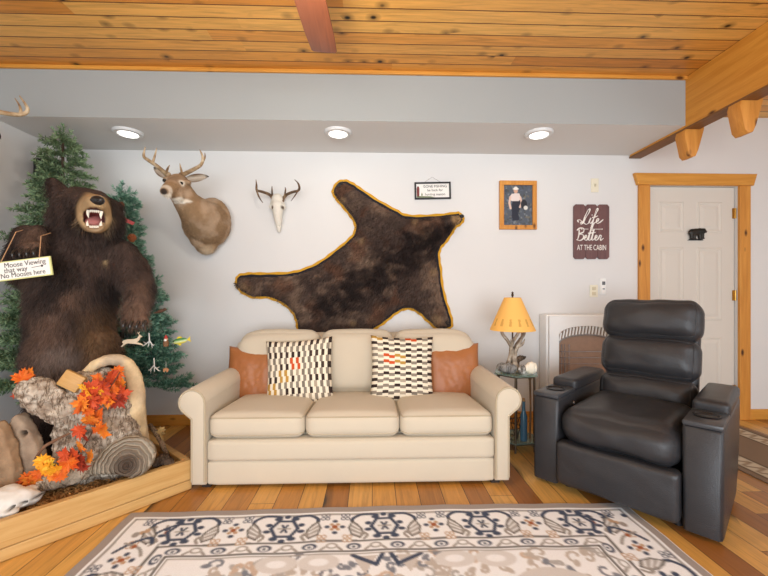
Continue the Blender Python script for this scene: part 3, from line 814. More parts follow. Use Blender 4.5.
ins = np.zeros(GX.shape, bool); dist = np.full(GX.shape, 9.0); N = len(pin)
for i in range(N):
    ax, az = pin[i]; bx, bz = pin[(i + 1) % N]
    if az != bz: ins ^= ((az > GZ) != (bz > GZ)) & (GX < (bx - ax) * (GZ - az) / (bz - az) + ax)
    dx, dz = bx - ax, bz - az; L = dx * dx + dz * dz or 1e-9
    t = np.clip(((GX - ax) * dx + (GZ - az) * dz) / L, 0, 1); dist = np.minimum(dist, np.hypot(GX - ax - t * dx, GZ - az - t * dz))
hd = np.array(hz(632, 205)); nose_ = np.array(hz(712, 176)); ear1 = np.array(hz(600, 195)); mid_ = np.array(hz(672, 190))
def bump2(c, rx, h): 
    q = ((GX - c[0]) ** 2 + (GZ - c[1]) ** 2) / rx ** 2; return h * np.clip(1 - q, 0, 1) ** 1.2
H = .014 + .022 * np.sqrt(np.clip(dist / .07, 0, 1)) + np.maximum(np.maximum(bump2(hd, .13, .10), bump2(mid_, .10, .085)), bump2(nose_, .06, .07)) + bump2(ear1, .045, .05) * .8
ids = -np.ones(GX.shape, int); V = []; Fq = []
def vid(j, i):
    if ids[j, i] < 0: ids[j, i] = len(V); V.append((GX[j, i], -H[j, i] - .003 * noise.noise((GX[j, i] * 14, GZ[j, i] * 14, 0)), GZ[j, i]))
    return int(ids[j, i])
for j in range(len(gz) - 1):
    for i in range(len(gx) - 1):
        if ins[j, i] and ins[j + 1, i] and ins[j, i + 1] and ins[j + 1, i + 1]: Fq.append((vid(j, i), vid(j, i + 1), vid(j + 1, i + 1), vid(j + 1, i)))
me = bpy.data.meshes.new('hide'); me.from_pydata(V, [], Fq)
b = bmesh.new(); b.from_mesh(me)
be = [e for e in b.edges if e.is_boundary]
g = bmesh.ops.extrude_edge_only(b, edges=be)
for v in g['geom']:
    if isinstance(v, bmesh.types.BMVert): v.co.y = -.011
for it in range(3): bmesh.ops.smooth_vert(b, verts=[v for v in b.verts if v.is_boundary], factor=.5, use_axis_x=True, use_axis_z=True)
bmesh.ops.recalc_face_normals(b, faces=b.faces)
b.to_mesh(me); b.free()
me.polygons.foreach_set('use_smooth', [True] * len(me.polygons))
DKB, MDB, LTB, TAN = lin('#2a2220'), lin('#50413a'), lin('#7c6656'), lin('#b5946a')
def hide_col(co):
    f = fbm((co.x, 0, co.z), 3.2, 4) * .5 + .5; f2 = fbm((co.x * 9 + co.z * 6, 5, co.z * 14 - co.x * 3), 1.0, 4); c = mixc(MDB, LTB, sstep(.4, .9, f + .35 * f2)); c = mixc(c, lin('#6b4632'), .5 * sstep(.1, .5, fbm((co.x, 9, co.z), 6, 3)))
    # darker spine, running from the head down to the lower left
    a = hz(640, 225); bb = hz(330, 430); dx, dz = bb[0] - a[0], bb[1] - a[1]
    t = ((co.x - a[0]) * dx + (co.z - a[1]) * dz) / (dx * dx + dz * dz); tt = max(0, min(1, t))
    d = hypot(co.x - a[0] - tt * dx, co.z - a[1] - tt * dz)
    c = mixc(DKB, c, sstep(.0, .24, d + .14 * f2 + .1 * (f - .5)))
    for (zx, zy), r in (((712, 178), .05), ((690, 180), .045), ((575, 185), .03), ((92, 380), .03), ((365, 120), .03), ((420, 240), .03), ((395, 480), .03), ((630, 330), .04), ((640, 470), .05), ((75, 372), .03)):
        p = hz(zx, zy); q = hypot(co.x - p[0], co.z - p[1]); k = .75 if zx > 680 else .35
        c = mixc(TAN, c, 1 - k * (1 - sstep(r * .4, r * 1.3, q)))
    return c
paint(me, hide_col)
M_hide = tinted('hide_skin', .9, .3, 50, .1)
def hair_mat(name, rough=.55, spec=.25, gain=1.0):
    n = NT(name); a = n.n('ShaderNodeVertexColor'); a.layer_name = 'tint'
    h = n.n('ShaderNodeHairInfo'); f = n.math('MULTIPLY_ADD', h.outputs['Random'], 1.1 * gain, .5 * gain)
    x = n.n('ShaderNodeVectorMath', operation='SCALE'); n.put(x.inputs[0], a.outputs[0]); n.put(x.inputs['Scale'], f)
    return n.fin(x.outputs[0], rough, 0, spec)
M_hair = hair_mat('bear_fur')
ho = link('hide', me, [M_hide, M_hair], hide)
fur(ho, 26000, .042, .0020, (-.5, -.15, -.6), 3, 2, nf=.4, rnd=.5)
m = MB(); p = hz(707, 172); m.sph((p[0], -.085, p[1]), (.020, .018, .016), seg=14); m.build('nose', M_black, hide)
for zx, zy, rz in ((365, 88, .6), (66, 362, 2.2), (655, 488, -1.2)):
    for k in range(4):
        a = rz + (k - 1.5) * .3; p = hz(zx, zy); q = (p[0] + .035 * cos(a + pi / 2), p[1] + .035 * sin(a + pi / 2))
        m = MB(); m.tube([(q[0], -.04, q[1]), (q[0] + .018 * cos(a + pi / 2), -.045, q[1] + .018 * sin(a + pi / 2)), (q[0] + .03 * cos(a + pi / 2), -.03, q[1] + .03 * sin(a + pi / 2))], [.005, .004, .001], 8, sm=2); m.build('claw', M_black, hide)

# small black framed sign
k = SC(433)
sg = thing('hanging_sign', 'small white sign in a thin black frame about fishing, above the bear hide', 'sign'); frame_at(sg, 432.5, 191); sg.rotation_euler = (0, radians(-1.5), 0)
w2, h2 = 36 * k / 2, 17 * k / 2
m = MB()
for a, b, c, d in ((-w2, h2 - .014, w2, h2), (-w2, -h2, w2, -h2 + .014), (-w2, -h2, -w2 + .014, h2), (w2 - .014, -h2, w2, h2)): m.box(((a + c) / 2, -.010, (b + d) / 2), (c - a, .018, d - b), bev=.002)
m.build('sign_frame', M_black, sg, smooth=False)
m = MB(); m.box((0, -.006, 0), (2 * w2 - .02, .008, 2 * h2 - .02)); m.build('sign_face', plain('sign_white', '#efece6', .6, var=.03), sg)
M_ink = plain('dark_ink', '#33302f', .7, var=.02)
m = MB()
for t, z, s_ in (('GONE FISHING', .036, .030), ('be back for', .004, .029), ('hunting season', -.031, .029)):
    add_text(m, t, s_, Matrix.Translation((.02, -.0108, z)) @ FRONT)
m.build('lettering', M_ink, sg, smooth=False)
m = MB(); m.prism([(-.135, -.048), (-.115, -.048), (-.112, .02), (-.118, .038), (-.13, .038), (-.136, .02)], -.0112, -.0102); m.build('painted_bottle', plain('maroon_paint', '#7c3a38', .7), sg)
m = MB(); m.prism([(-.1, -.04), (-.085, -.04), (-.092, -.012)], -.0112, -.0102); m.prism([(-.135, -.056), (.02, -.056), (-.02, -.048), (-.135, -.044)], -.0112, -.0102); m.build('painted_grass', plain('green_paint', '#6a7a4a', .7), sg)
m = MB(); m.tube([(-.07, -.006, h2), (0, -.004, h2 + .045), (.07, -.006, h2)], .0012, 6); m.build('hanging_wire', M_chrome, sg)

# framed photograph of a person sitting outdoors
pf = thing('picture_frame', 'framed photograph of a seated person in a hat and light shirt, in a wooden frame', 'picture'); frame_at(pf, 517.5, 205.5)
k = SC(517); w2, h2 = 37 * k / 2, 48 * k / 2; t_ = 4.3 * k
m = MB()
for a, b, c, d in ((-w2, h2 - t_, w2, h2), (-w2, -h2, w2, -h2 + t_), (-w2, -h2 + t_, -w2 + t_, h2 - t_), (w2 - t_, -h2 + t_, w2, h2 - t_)): m.box(((a + c) / 2, -.012, (b + d) / 2), (c - a, .022, d - b), bev=.003)
m.build('frame', M_pine_z, pf, smooth=False)
pw_, ph_ = 2 * (w2 - t_) + .004, 2 * (h2 - t_) + .004
pc = Canvas(1.0, ph_ / pw_, .014, lin('#4d5560')); rp = random.Random(8)
for q in range(160):
    x, y = rp.random(), rp.random() * ph_ / pw_; pc.disc(x, y, rp.uniform(.02, .07), rp.uniform(.015, .04), lin(rp.choice(['#3c4450', '#5f6872', '#737a80', '#474a48', '#69665c', '#565f6e'])), rp.random() * 3)
HH = ph_ / pw_
pc.poly([(.30, .52), (.56, .50), (.62, .70), (.50, .95), (.55, 1.2), (.3, 1.22), (.28, .9)], lin('#1f2433'))
pc.poly([(.28, .30), (.54, .28), (.6, .45), (.52, .56), (.27, .55), (.2, .44)], lin('#dccfca'))
pc.stroke([(.23, .42), (.2, .62), (.24, .8)], .035, lin('#d9b9a8')); pc.stroke([(.58, .42), (.62, .62), (.56, .76)], .03, lin('#d9b9a8'))
pc.disc(.42, .2, .07, .085, lin('#c99f88')); pc.disc(.42, .135, .1, .035, lin('#e5dfd6')); pc.disc(.42, .11, .06, .05, lin('#e5dfd6'))
pc.disc(.7, .66, .11, .16, lin('#20242c')); pc.disc(.76, .78, .07, .07, lin('#d8d4cc'))
ni, nj = pc.W, pc.H
V = [(-pw_ / 2 + i / (ni - 1) * pw_, -.012, ph_ / 2 - j / (nj - 1) * ph_) for j in range(nj) for i in range(ni)]
me = bpy.data.meshes.new('photo_print'); me.from_pydata(V, [], [(j * ni + i, (j + 1) * ni + i, (j + 1) * ni + i + 1, j * ni + i + 1) for j in range(nj - 1) for i in range(ni - 1)])
at = me.color_attributes.new('tint', 'FLOAT_COLOR', 'POINT'); at.data.foreach_set('color', np.hstack([pc.a.reshape(-1, 3), np.ones((ni * nj, 1))]).astype(np.float32).ravel())
link('photo_print', me, tinted('photo_paper', .35, .03, 20, .4), pf)

# plank sign: Life is Better AT THE CABIN
ps_ = thing('wooden_sign', 'red-brown plank sign with white script about life at the cabin', 'sign'); frame_at(ps_, 590.5, 232)
k = SC(590); w2, h2 = 35.5 * k / 2, 53.5 * k / 2
M_sign = wood('weathered_red_wood', '#54383a', '#7a5653', along=2, knots=False, sc=1.4)
for i in range(3):
    x0 = -w2 + i * 2 * w2 / 3; x1 = x0 + 2 * w2 / 3; r = .018
    pl = [(x0 + r, -h2), (x1 - r, -h2), (x1 - .001, -h2 + r), (x1 - .001, h2 - r), (x1 - r, h2), (x0 + r, h2), (x0 + .001, h2 - r), (x0 + .001, -h2 + r)]
    m = MB(); m.prism(pl, -.018, -.002, 'y', bev=.002); m.build('plank', M_sign, ps_, smooth=False)
M_chalk = plain('white_lettering_paint', '#eeeae4', .7, var=.03)
def script(mb, strokes, ox, oz, s, r=.0042, slant=.18):
    for st in strokes:
        q = cr(st, 5); mb.tube([(ox + (x + z * slant) * s, -.0185, oz + z * s) for x, z in q], [r * (1 + .35 * sin(i * .45)) for i in range(len(q))], 6)
LIFE = [[(-.35, .12), (-.55, .35), (-.25, .45), (.2, .2), (.35, .9), (.62, 1.75), (.85, 1.9), (.82, 1.45), (.5, .75), (.28, .1), (.0, -.12), (-.1, .08), (.25, .1), (.7, -.15), (1.05, .05)],
        [(1.0, .05), (1.2, .7), (1.12, .15), (1.3, .0), (1.5, .3), (1.8, 1.3), (1.95, 1.85), (1.8, 1.95), (1.66, 1.3), (1.55, .0), (1.45, -.65), (1.58, -.75), (1.7, -.1), (1.95, .15)],
        [(1.95, .15), (2.25, .35), (2.3, .62), (2.1, .6), (2.02, .25), (2.2, -.02), (2.55, .15), (2.9, .5)], [(1.28, 1.05), (1.3, 1.1), (1.33, 1.06)], [(1.35, .75), (1.75, .85), (2.1, 1.0)]]
BETTER = [[(.05, 1.3), (.12, .6), (.05, 0)], [(-.25, 1.2), (.1, 1.5), (.6, 1.45), (.62, 1.0), (.15, .78), (.65, .65), (.75, .2), (.4, -.05), (-.1, .05)],
          [(.75, .2), (1.1, .35), (1.12, .6), (.95, .55), (.92, .15), (1.15, -.02), (1.35, .2), (1.55, 1.4)], [(1.55, 1.4), (1.45, .2), (1.6, -.02), (1.78, .2), (1.95, 1.4)], [(1.95, 1.4), (1.86, .2), (2.0, -.02), (2.2, .2)], [(1.25, .85), (1.7, .9), (2.2, .98)],
          [(2.2, .2), (2.45, .35), (2.45, .6), (2.28, .55), (2.28, .12), (2.45, -.02), (2.7, .2), (2.82, .65)], [(2.82, .62), (2.88, .6), (3.02, .55), (2.98, .1), (3.1, .0), (3.35, .25)]]
m = MB(); script(m, LIFE, -.092, .072, .064); script(m, BETTER, -.128, -.072, .068, .0046)
add_text(m, 'is', .05, Matrix.Translation((0, -.0186, .022)) @ FRONT)
add_text(m, 'AT THE CABIN', .052, Matrix.Translation((0, -.0186, -.138)) @ FRONT @ Matrix.Scale(.74, 4, (1, 0, 0)) @ Matrix.Scale(1.25, 4, (0, 1, 0)))
for s_ in (-1, 1): m.tube([(s_ * .03, -.0186, .022), (s_ * .085, -.0186, .022)], .0022, 6); m.sph((s_ * .09, -.0186, .022), .005, seg=8)
m.build('lettering', M_chalk, ps_)

# plates on the wall
def plate(name, px, py, wpx, hpx, label, cat, kind):
    t = thing(name, label, cat); frame_at(t, px, py); k = SC(px); a, h = wpx * k, hpx * k
    m = MB(); m.box((0, -.004, 0), (a, .008, h), bev=.003); m.build('cover_plate', M_ivory if kind != 'therm' else M_white, t, smooth=False)
    if kind == 'switch':
        m = MB(); m.box((.0, -.012, 0), (.01, .016, .024), rot=(radians(15), 0, 0), bev=.002); m.build('toggle', plain('toggle_beige', '#c9bfa5', .4), t)
    if kind == 'outlet':
        for z in (-.022, .022): m = MB(); m.cushion((0, -.009, z), (.034, .006, .03), .003); m.build('receptacle', plain('outlet_beige', '#cfc4a6', .4), t)
    if kind == 'therm':
        m = MB(); m.box((0, -.01, .0), (a * .78, .012, h * .9), bev=.003); m.build('body', M_white, t)
        m = MB(); m.box((0, -.0175, .028), (a * .45, .004, .03)); m.build('display', plain('grey_display', '#55585c', .3), t)
        m = MB(); m.box((0, -.0175, -.02), (a * .3, .004, .012)); m.build('button', plain('grey_button', '#8d8f92', .4), t)
plate('light_switch', 594.5, 185.5, 7.5, 13.5, 'ivory light switch plate above the red-brown plank sign', 'switch', 'switch')
plate('wall_outlet', 593.5, 291, 8, 12, 'ivory outlet plate on the wall above the heater', 'outlet', 'outlet')
plate('thermostat', 602.5, 286.5, 6.5, 15.5, 'narrow white thermostat beside the ivory outlet plate', 'thermostat', 'therm')

# cast bear on the door
bd = thing('bear_figure', 'small dark cast bear figure fixed on the door', 'door knocker', (0, 0, 0)); pb = P(694.5, 233, WY + .03); bd.location = (pb.x, WY + .03, pb.z)
m = MB()
m.sph((0, -.02, .005), (.05, .018, .032)); m.sph((.03, -.022, .012), (.035, .018, .028)); m.sph((.062, -.024, .012), (.022, .015, .02)); m.sph((.078, -.026, .006), (.013, .009, .009)); m.sph((-.035, -.02, .0), (.035, .018, .033))
for x, z in ((-.045, -.052), (-.02, -.054), (.03, -.054), (.052, -.05)): m.tube([(x, -.02, -.01), (x + .002, -.02, z)], [.016, .011], 10); m.sph((x + .006, -.022, z), (.014, .012, .007))
m.sph((.055, -.026, .032), (.007, .005, .008)); m.sph((.068, -.028, .031), (.006, .005, .007))
link('figure', blob(m, .004, 3), plain('cast_iron', '#2c2a26', .45, metal=.5, var=.3, sc=80), bd)
m = MB(); m.prism([(-.065, -.066), (.07, -.066), (.06, -.056), (-.05, -.054)], -.014, 0); m.build('mounting_plate', M_black, bd)

# ------------------------------------------------------------------ antlers, deer mount, skull mount
M_antler = NT('antler'); _v = M_antler.obj(); M_antler = M_antler.fin(M_antler.ramp(M_antler.noise(_v, 22, 4), [(.3, '#6e5238'), (.5, '#a58a67'), (.7, '#cdbb9c')]), .5)
M_bone = plain('bleached_bone', '#ded8cc', .6, var=.12, sc=40)
def antler(name, beam, tines, parent, mat=None, s=1.0):
    m = MB(); m.tube([b[:3] for b in beam], [b[3] * s for b in beam], 10, sm=5); m.sph(beam[0][:3], beam[0][3] * 1.35, seg=12)
    for t in tines: m.tube([b[:3] for b in t], [b[3] * s for b in t], 8, sm=4)
    return m.build(name, mat or M_antler, parent)
DB = P(203, 223, WY)
deer = thing('deer_mount', 'tan whitetail deer shoulder mount with antlers on the back wall left of the bear hide', 'deer trophy', (DB.x, WY - .003, DB.z))
def D(px, py, Y): 
    p = P(px, py, Y); return (p.x - DB.x, Y - WY, p.z - DB.z)
m = MB()
limb(m, [D(207, 224, 3.20), D(205, 222, 3.10), D(198, 214, 2.98), D(188, 203, 2.88), D(181, 192, 2.82)], [.185, .175, .135, .095, .082], 18)
m.sph(D(212, 222, 3.17), (.155, .06, .20)); m.sph(D(206, 240, 3.16), (.10, .07, .12)); m.sph(D(198, 235, 3.1), (.07, .07, .1))
limb(m, [D(178.5, 185, 2.79), D(172, 188, 2.70), D(166, 191, 2.62)], [.078, .055, .036], 14)
m.sph(D(164.5, 191.5, 2.60), (.03, .026, .026)); m.sph(D(167.5, 195.5, 2.63), (.025, .035, .016)); m.sph(D(177, 196, 2.74), (.045, .05, .04))
m.sph(D(187, 182.5, 2.76), (.03, .03, .02)); m.sph(D(167.5, 179.5, 2.76), (.03, .03, .02)); m.sph(D(178, 179, 2.8), (.055, .05, .035))
me = blob(m, .009, 5, lambda co, n: .002 * noise.noise(co * 60))
dT, dD, dL, dW = lin('#94785a'), lin('#6b523c'), lin('#ae957b'), lin('#e4dccd')
nz = Vector(D(164, 191.5, 2.585)); thr = [Vector(D(x, y, Y)) for x, y, Y in ((172, 200, 2.72), (178, 200.5, 2.73), (185, 200, 2.76))]
chin = Vector(D(167, 197, 2.62)); ring_ = [Vector(D(166.5, 186, 2.62))]
eyes = [Vector(D(181.5, 183.5, 2.725)), Vector(D(164.5, 180.5, 2.715))]
def deer_col(co):
    f = fbm(co, 9, 3); c = mixc(dT, dL, sstep(-.3, .5, f)); c = mixc(c, dD, .3 * sstep(.12, .24, hypot(co.x * .9, co.z * .8)) * sstep(-.2, .05, co.y + .0))
    c = mixc(c, dD, .5 * (1 - sstep(.02, .06, (co - Vector(D(175, 181, 2.72))).length)))
    for t in thr: c = mixc(dW, c, sstep(.014, .03, hypot((co - t).x * .8, (co - t).z * 2.2)) if co.y < -.3 else 1)
    c = mixc(dW, c, sstep(.018, .032, (co - chin).length)); c = mixc(dW, c, .4 + .6 * sstep(.01, .022, abs((co - nz).length - .045)))
    for e in eyes: c = mixc(dW, c, .35 + .65 * sstep(.016, .03, (co - e).length))
    c = mixc(lin('#3a302a'), c, sstep(.016, .026, (co - nz).length))
    lg = Vector(D(208, 252, 3.15)); c = mixc(lin('#cbb79a'), c, .4 + .6 * sstep(.03, .09, (co - lg).length))
    return c
paint(me, deer_col)
M_dhair = hair_mat('deer_hair', .6, .2)
db = link('body', me, [tinted('deer_skin', .85, .18, 70, .15), M_dhair], deer)
fur(db, 14000, .013, .0011, (.35, .3, -.9), 7, 2, nf=.15)
for e in eyes: m = MB(); m.sph(e, .0125, seg=14); m.build('eye', plain('glass_eye', '#120c09', .08, var=0), deer)
def ear(px0, py0, px1, py1, Y0, Y1, wd, name='ear'):
    a = Vector(D(px0, py0, Y0)); b = Vector(D(px1, py1, Y1)); d = b - a; L = d.length; d.normalize()
    nrm = Vector((0, -1, 0.15)); nrm = (nrm - d * nrm.dot(d)).normalized(); sd = d.cross(nrm)
    bm = bmesh.new(); rows = []
    for i in range(11):
        t = i / 10; ww = wd * (sin(pi * min(1, t * .93 + .07)) ** .7) * (1 - .15 * t); row = []
        for j in range(7):
            s_ = j / 6 * 2 - 1; cup = (s_ * s_ - .6) * wd * .55 * (1 - t * .4)
            row.append(bm.verts.new(a + d * L * t + sd * ww * s_ + nrm * cup))
        rows.append(row)
    for r0, r1 in zip(rows, rows[1:]):
        for j in range(6): bm.faces.new((r0[j], r0[j + 1], r1[j + 1], r1[j]))
    bmesh.ops.solidify(bm, geom=bm.faces, thickness=.006)
    me = bpy.data.meshes.new(name); bm.to_mesh(me); bm.free(); me.polygons.foreach_set('use_smooth', [True] * len(me.polygons))
    def c(co):
        t = (co - a).dot(d) / L; s_ = abs((co - a).dot(sd)) / wd
        k = mixc(lin('#d9cdbd'), lin('#8f7255'), sstep(.45, .8, s_)); return mixc(k, lin('#40332a'), sstep(.8, 1.0, t))
    paint(me, c); link(name, me, tinted('deer_ear_skin', .8, .1, 60, .15), deer)
ear(186, 180, 209, 176.5, 2.80, 2.80, .034); ear(167, 178, 154, 167.5, 2.82, 2.86, .028)
antler('antler', [(*D(182, 175.5, 2.79), .017), (*D(186, 173.5, 2.76), .015), (*D(193, 170, 2.70), .013), (*D(201, 165, 2.66), .011), (*D(203, 158, 2.64), .009), (*D(200, 150, 2.66), .003)],
       [[(*D(182.5, 174, 2.77), .009), (*D(181, 168.5, 2.74), .007), (*D(180, 163.5, 2.74), .002)], [(*D(201.5, 164, 2.66), .009), (*D(205, 158, 2.68), .006), (*D(205, 153, 2.7), .002)]], deer)
antler('antler', [(*D(168, 175, 2.80), .017), (*D(164, 172, 2.77), .015), (*D(157, 166, 2.70), .013), (*D(148, 160, 2.64), .011), (*D(144, 156, 2.6), .009), (*D(145.5, 147, 2.58), .003)],
       [[(*D(166.5, 173, 2.78), .009), (*D(168, 168.5, 2.74), .007), (*D(170, 165, 2.74), .002)], [(*D(153, 163, 2.67), .009), (*D(155, 156, 2.66), .007), (*D(157, 148, 2.68), .002)]], deer)
# its companion on the left wall, mostly out of view
dl = dup(deer); tag(dl, 'deer mount on the left wall, only an antler tip at the upper left edge', 'deer trophy')
dl.rotation_euler = (0, 0, pi / 2); dl.location = (WX + .005, 1.965, 1.81)

# European skull mount
KB = P(277.5, 208, WY)
sk = thing('deer_skull_mount', 'bleached deer skull with small antlers on the wall between deer mount and bear hide', 'skull trophy', (KB.x, WY, KB.z))
def K(px, py, o=0.0):
    p = P(px, py, WY - o); return (p.x - KB.x, -o, p.z - KB.z)
m = MB(); m.sph(K(277.5, 205, .05), (.062, .05, .055)); m.sph(K(277.5, 199, .06), (.05, .045, .045))
limb(m, [K(277.5, 206, .07), K(278, 216, .07), K(278.5, 224, .06), K(279, 231, .05)], [.05, .036, .024, .014], 12)
m.sph(K(271.5, 207, .07), (.018, .02, .02)); m.sph(K(283.5, 207, .07), (.018, .02, .02)); m.tube([K(277.5, 205, .06), K(277.5, 205, 0)], .03, 12)
me = blob(m, .006, 4)
sp = [Vector(K(272.4, 207.5, .085)), Vector(K(282.6, 207.5, .085)), Vector(K(278.5, 226, .085))]
for v in me.vertices:
    for q, r, dp in ((sp[0], .014, .02), (sp[1], .014, .02), (sp[2], .008, .012)):
        d = hypot(v.co.x - q.x, (v.co.z - q.z) * .8)
        if d < r and v.co.y < -.05: v.co.y += dp * (1 - (d / r) ** 2)
paint(me, lambda co: mixc(lin('#5a4e42'), lin('#e0dacd'), sstep(.005, .016, min(hypot(co.x - q.x, (co.z - q.z) * .8) for q in sp[:2]))))
link('skull', me, tinted('skull_bone', .6, .12, 60, .3), sk)
M_dantler = NT('dark_antler'); _v = M_dantler.obj(); M_dantler = M_dantler.fin(M_dantler.ramp(M_dantler.noise(_v, 22, 4), [(.3, '#3a2a1d'), (.55, '#6a5038'), (.75, '#a58d6d')]), .5)
antler('antler', [(*K(282, 201, .06), .013), (*K(286, 195, .08), .012), (*K(293, 192, .14), .011), (*K(299, 190, .2), .009), (*K(298.5, 184, .24), .007), (*K(294.5, 179.5, .26), .002)], [[(*K(284, 198, .07), .008), (*K(285.5, 190, .1), .006), (*K(285, 187, .11), .002)], [(*K(299, 188, .21), .006), (*K(296, 194, .24), .005), (*K(291, 201, .2), .002)]], sk, M_dantler)
antler('antler', [(*K(274, 201, .06), .013), (*K(270, 195, .08), .012), (*K(263, 192, .14), .011), (*K(257, 190, .2), .009), (*K(256.5, 185, .24), .007), (*K(256, 179.5, .26), .002)], [[(*K(272.5, 198, .07), .008), (*K(272, 190, .1), .006), (*K(272, 186, .11), .002)], [(*K(256.5, 190, .21), .007), (*K(259, 197, .22), .006), (*K(263, 203, .2), .002)]], sk, M_dantler)
# ------------------------------------------------------------------ corner planter box
BC = Vector((-1.04, 2.19)); bu = Vector((-.659, -.753)).normalized(); bv = Vector((-.753, .659)).normalized()
BL, BD, BH = 1.22, .86, .17
def bx(u, v, z=0): q = BC + bu * u + bv * v; return Vector((q.x, q.y, z))
box = thing('planter_box', 'low pine box in the corner holding driftwood, leaves and a standing bear', 'planter box', tuple(bx(BL / 2, BD / 2)), atan2(-bu.y, -bu.x))
RB = Matrix(((-bu.x, bv.x, 0), (-bu.y, bv.y, 0), (0, 0, 1)))
M_box = wood('pale_pine_board', '#b98a49', '#d9b377', along=0, knotc='#7a4c1e')
def board(u0, v0, u1, v1, z0, z1, name):
    m = MB(); c = bx((u0 + u1) / 2, (v0 + v1) / 2, (z0 + z1) / 2); m.box(c, (abs(u1 - u0), abs(v1 - v0), z1 - z0), rot=RB, bev=.006); return m.build(name, M_box, box, True, smooth=False)
board(-.02, -.02, BL, .02, .058, BH, 'front_board'); board(-.02, -.016, BL, .02, .002, .055, 'front_board')
board(-.02, .022, .02, BD, .002, BH, 'side_board'); board(BL - .04, .022, BL, BD, .002, BH, 'side_board'); board(.022, BD - .04, BL - .042, BD, .002, BH, 'back_board')
ns = NT('mulch'); v = ns.obj(); f = ns.noise(v, 70, 5, .7); ns.bump(f, .9, .02); M_soil = ns.fin(ns.ramp(f, [(.3, '#75502f'), (.5, '#b5834f'), (.7, '#d8b27a')]), .95, 0, .1)
nx, ny = 90, 60; V = []; Fq = []
for j in range(ny + 1):
    for i in range(nx + 1):
        p = bx(.025 + (BL - .07) * i / nx, .025 + (BD - .07) * j / ny); z = .132 + .010 * noise.noise((p.x * 9, p.y * 9, 0)) + .008 * noise.noise((p.x * 40, p.y * 40, 0)); V.append((p.x, p.y, z))
for j in range(ny):
    for i in range(nx): a = j * (nx + 1) + i; Fq.append((a, a + 1, a + nx + 2, a + nx + 1)[::-1])
rs = random.Random(3)
for k in range(2600):       # loose chips
    p = bx(rs.uniform(.04, BL - .06), rs.uniform(.04, BD - .06), .142); a = rs.uniform(0, 6.28); L = rs.uniform(.006, .022); wd = rs.uniform(.002, .005); tz = rs.uniform(-.008, .008)
    d = Vector((cos(a), sin(a), 0)); n_ = Vector((-sin(a), cos(a), 0)); o = len(V)
    V += [tuple(p - d * L + n_ * wd + Vector((0, 0, tz))), tuple(p - d * L - n_ * wd + Vector((0, 0, tz))), tuple(p + d * L - n_ * wd - Vector((0, 0, tz))), tuple(p + d * L + n_ * wd - Vector((0, 0, tz))), tuple(p + Vector((0, 0, .004)))]
    Fq += [(o, o + 1, o + 4), (o + 1, o + 2, o + 4), (o + 2, o + 3, o + 4), (o + 3, o, o + 4)]
me = bpy.data.meshes.new('mulch'); me.from_pydata(V, [], Fq)
so = link('mulch', me, M_soil); so['kind'] = 'stuff'; so['label'] = 'brown wood mulch filling the pine box'; so['category'] = 'mulch'

# ------------------------------------------------------------------ standing bear
BY = 2.36; B0 = P(74, 292, BY); BB = Vector((B0.x, BY, .135))
bear = thing('standing_bear', 'taxidermy black bear standing upright in the corner, jaws open', 'bear', tuple(BB))
def B(px, py, dy=0.0):
    p = P(px, py, BY + dy); return Vector((p.x - BB.x, p.y - BB.y, p.z - BB.z))
k_ = 1 / 164     # metres per pixel at the bear
m = MB()
# trunk
limb(m, [B(72, 352, .0), B(72, 320, .0), B(75, 285, .0), B(80, 258, .0), B(85, 236, -.02)], [.20, .208, .218, .21, .165], 24)
m.sph(B(52, 268, .02), (.12, .14, .14)); m.sph(B(114, 266, .02), (.12, .14, .14)); m.sph(B(78, 278, -.05), (.19, .15, .2))
# legs
limb(m, [B(50, 345, -.02), B(49, 372, -.05), B(50, 405, -.03), B(52, 436, -.03)], [.125, .122, .105, .09], 18)
limb(m, [B(98, 345, -.02), B(99, 375, -.04), B(99, 405, -.02), B(98, 436, -.02)], [.112, .11, .10, .09], 18)
for x in (52, 98): 
    q = B(x, 440, -.10); m.sph((q.x, q.y, .04), (.085, .13, .045))
# raised arm with the sign (left in view)
limb(m, [B(46, 268, .0), B(34, 274, -.03), B(25, 272, -.08)], [.105, .085, .072], 16)
limb(m, [B(25, 273, -.08), B(20, 264, -.14), B(20, 248, -.2), B(25, 241, -.24)], [.072, .064, .056, .052], 16)
m.sph(B(28, 238, -.24), (.085, .05, .074)); m.sph(B(38, 233, -.24), (.05, .045, .05))
for t in range(4): q = B(16 + t * 7.0, 249 - t * .6, -.285); m.sph(q, (.024, .03, .03))
# hanging arm (right in view)
limb(m, [B(120, 258, .0), B(132, 269, -.02), B(140, 284, -.08)], [.11, .09, .075], 16)
limb(m, [B(140, 284, -.08), B(139, 298, -.16), B(136, 309, -.2)], [.074, .064, .058], 16)
m.sph(B(135.5, 311, -.215), (.066, .045, .064))
for t in range(4): q = B(125.5 + t * 6.6, 321.5 - abs(t - 1.5) * .8, -.24); m.sph(q, (.022, .03, .03))
# head
m.sph(B(87, 214, -.09), (.150, .16, .150)); m.sph(B(87, 205, -.11), (.125, .14, .10)); m.sph(B(69, 221, -.06), (.085, .12, .12)); m.sph(B(106, 221, -.06), (.08, .12, .12))
m.sph(B(95, 235, -.06), (.12, .10, .08))
# muzzle, brow and lower jaw
limb(m, [B(92, 209, -.18), B(95, 206, -.27), B(97, 203.5, -.325)], [.085, .064, .047], 16)
m.sph(B(95, 219, -.21), (.076, .085, .085)); m.sph(B(94.5, 225, -.24), (.050, .06, .042))
m.sph(B(78, 201, -.15), (.05, .05, .04)); m.sph(B(107, 203, -.14), (.05, .05, .04))
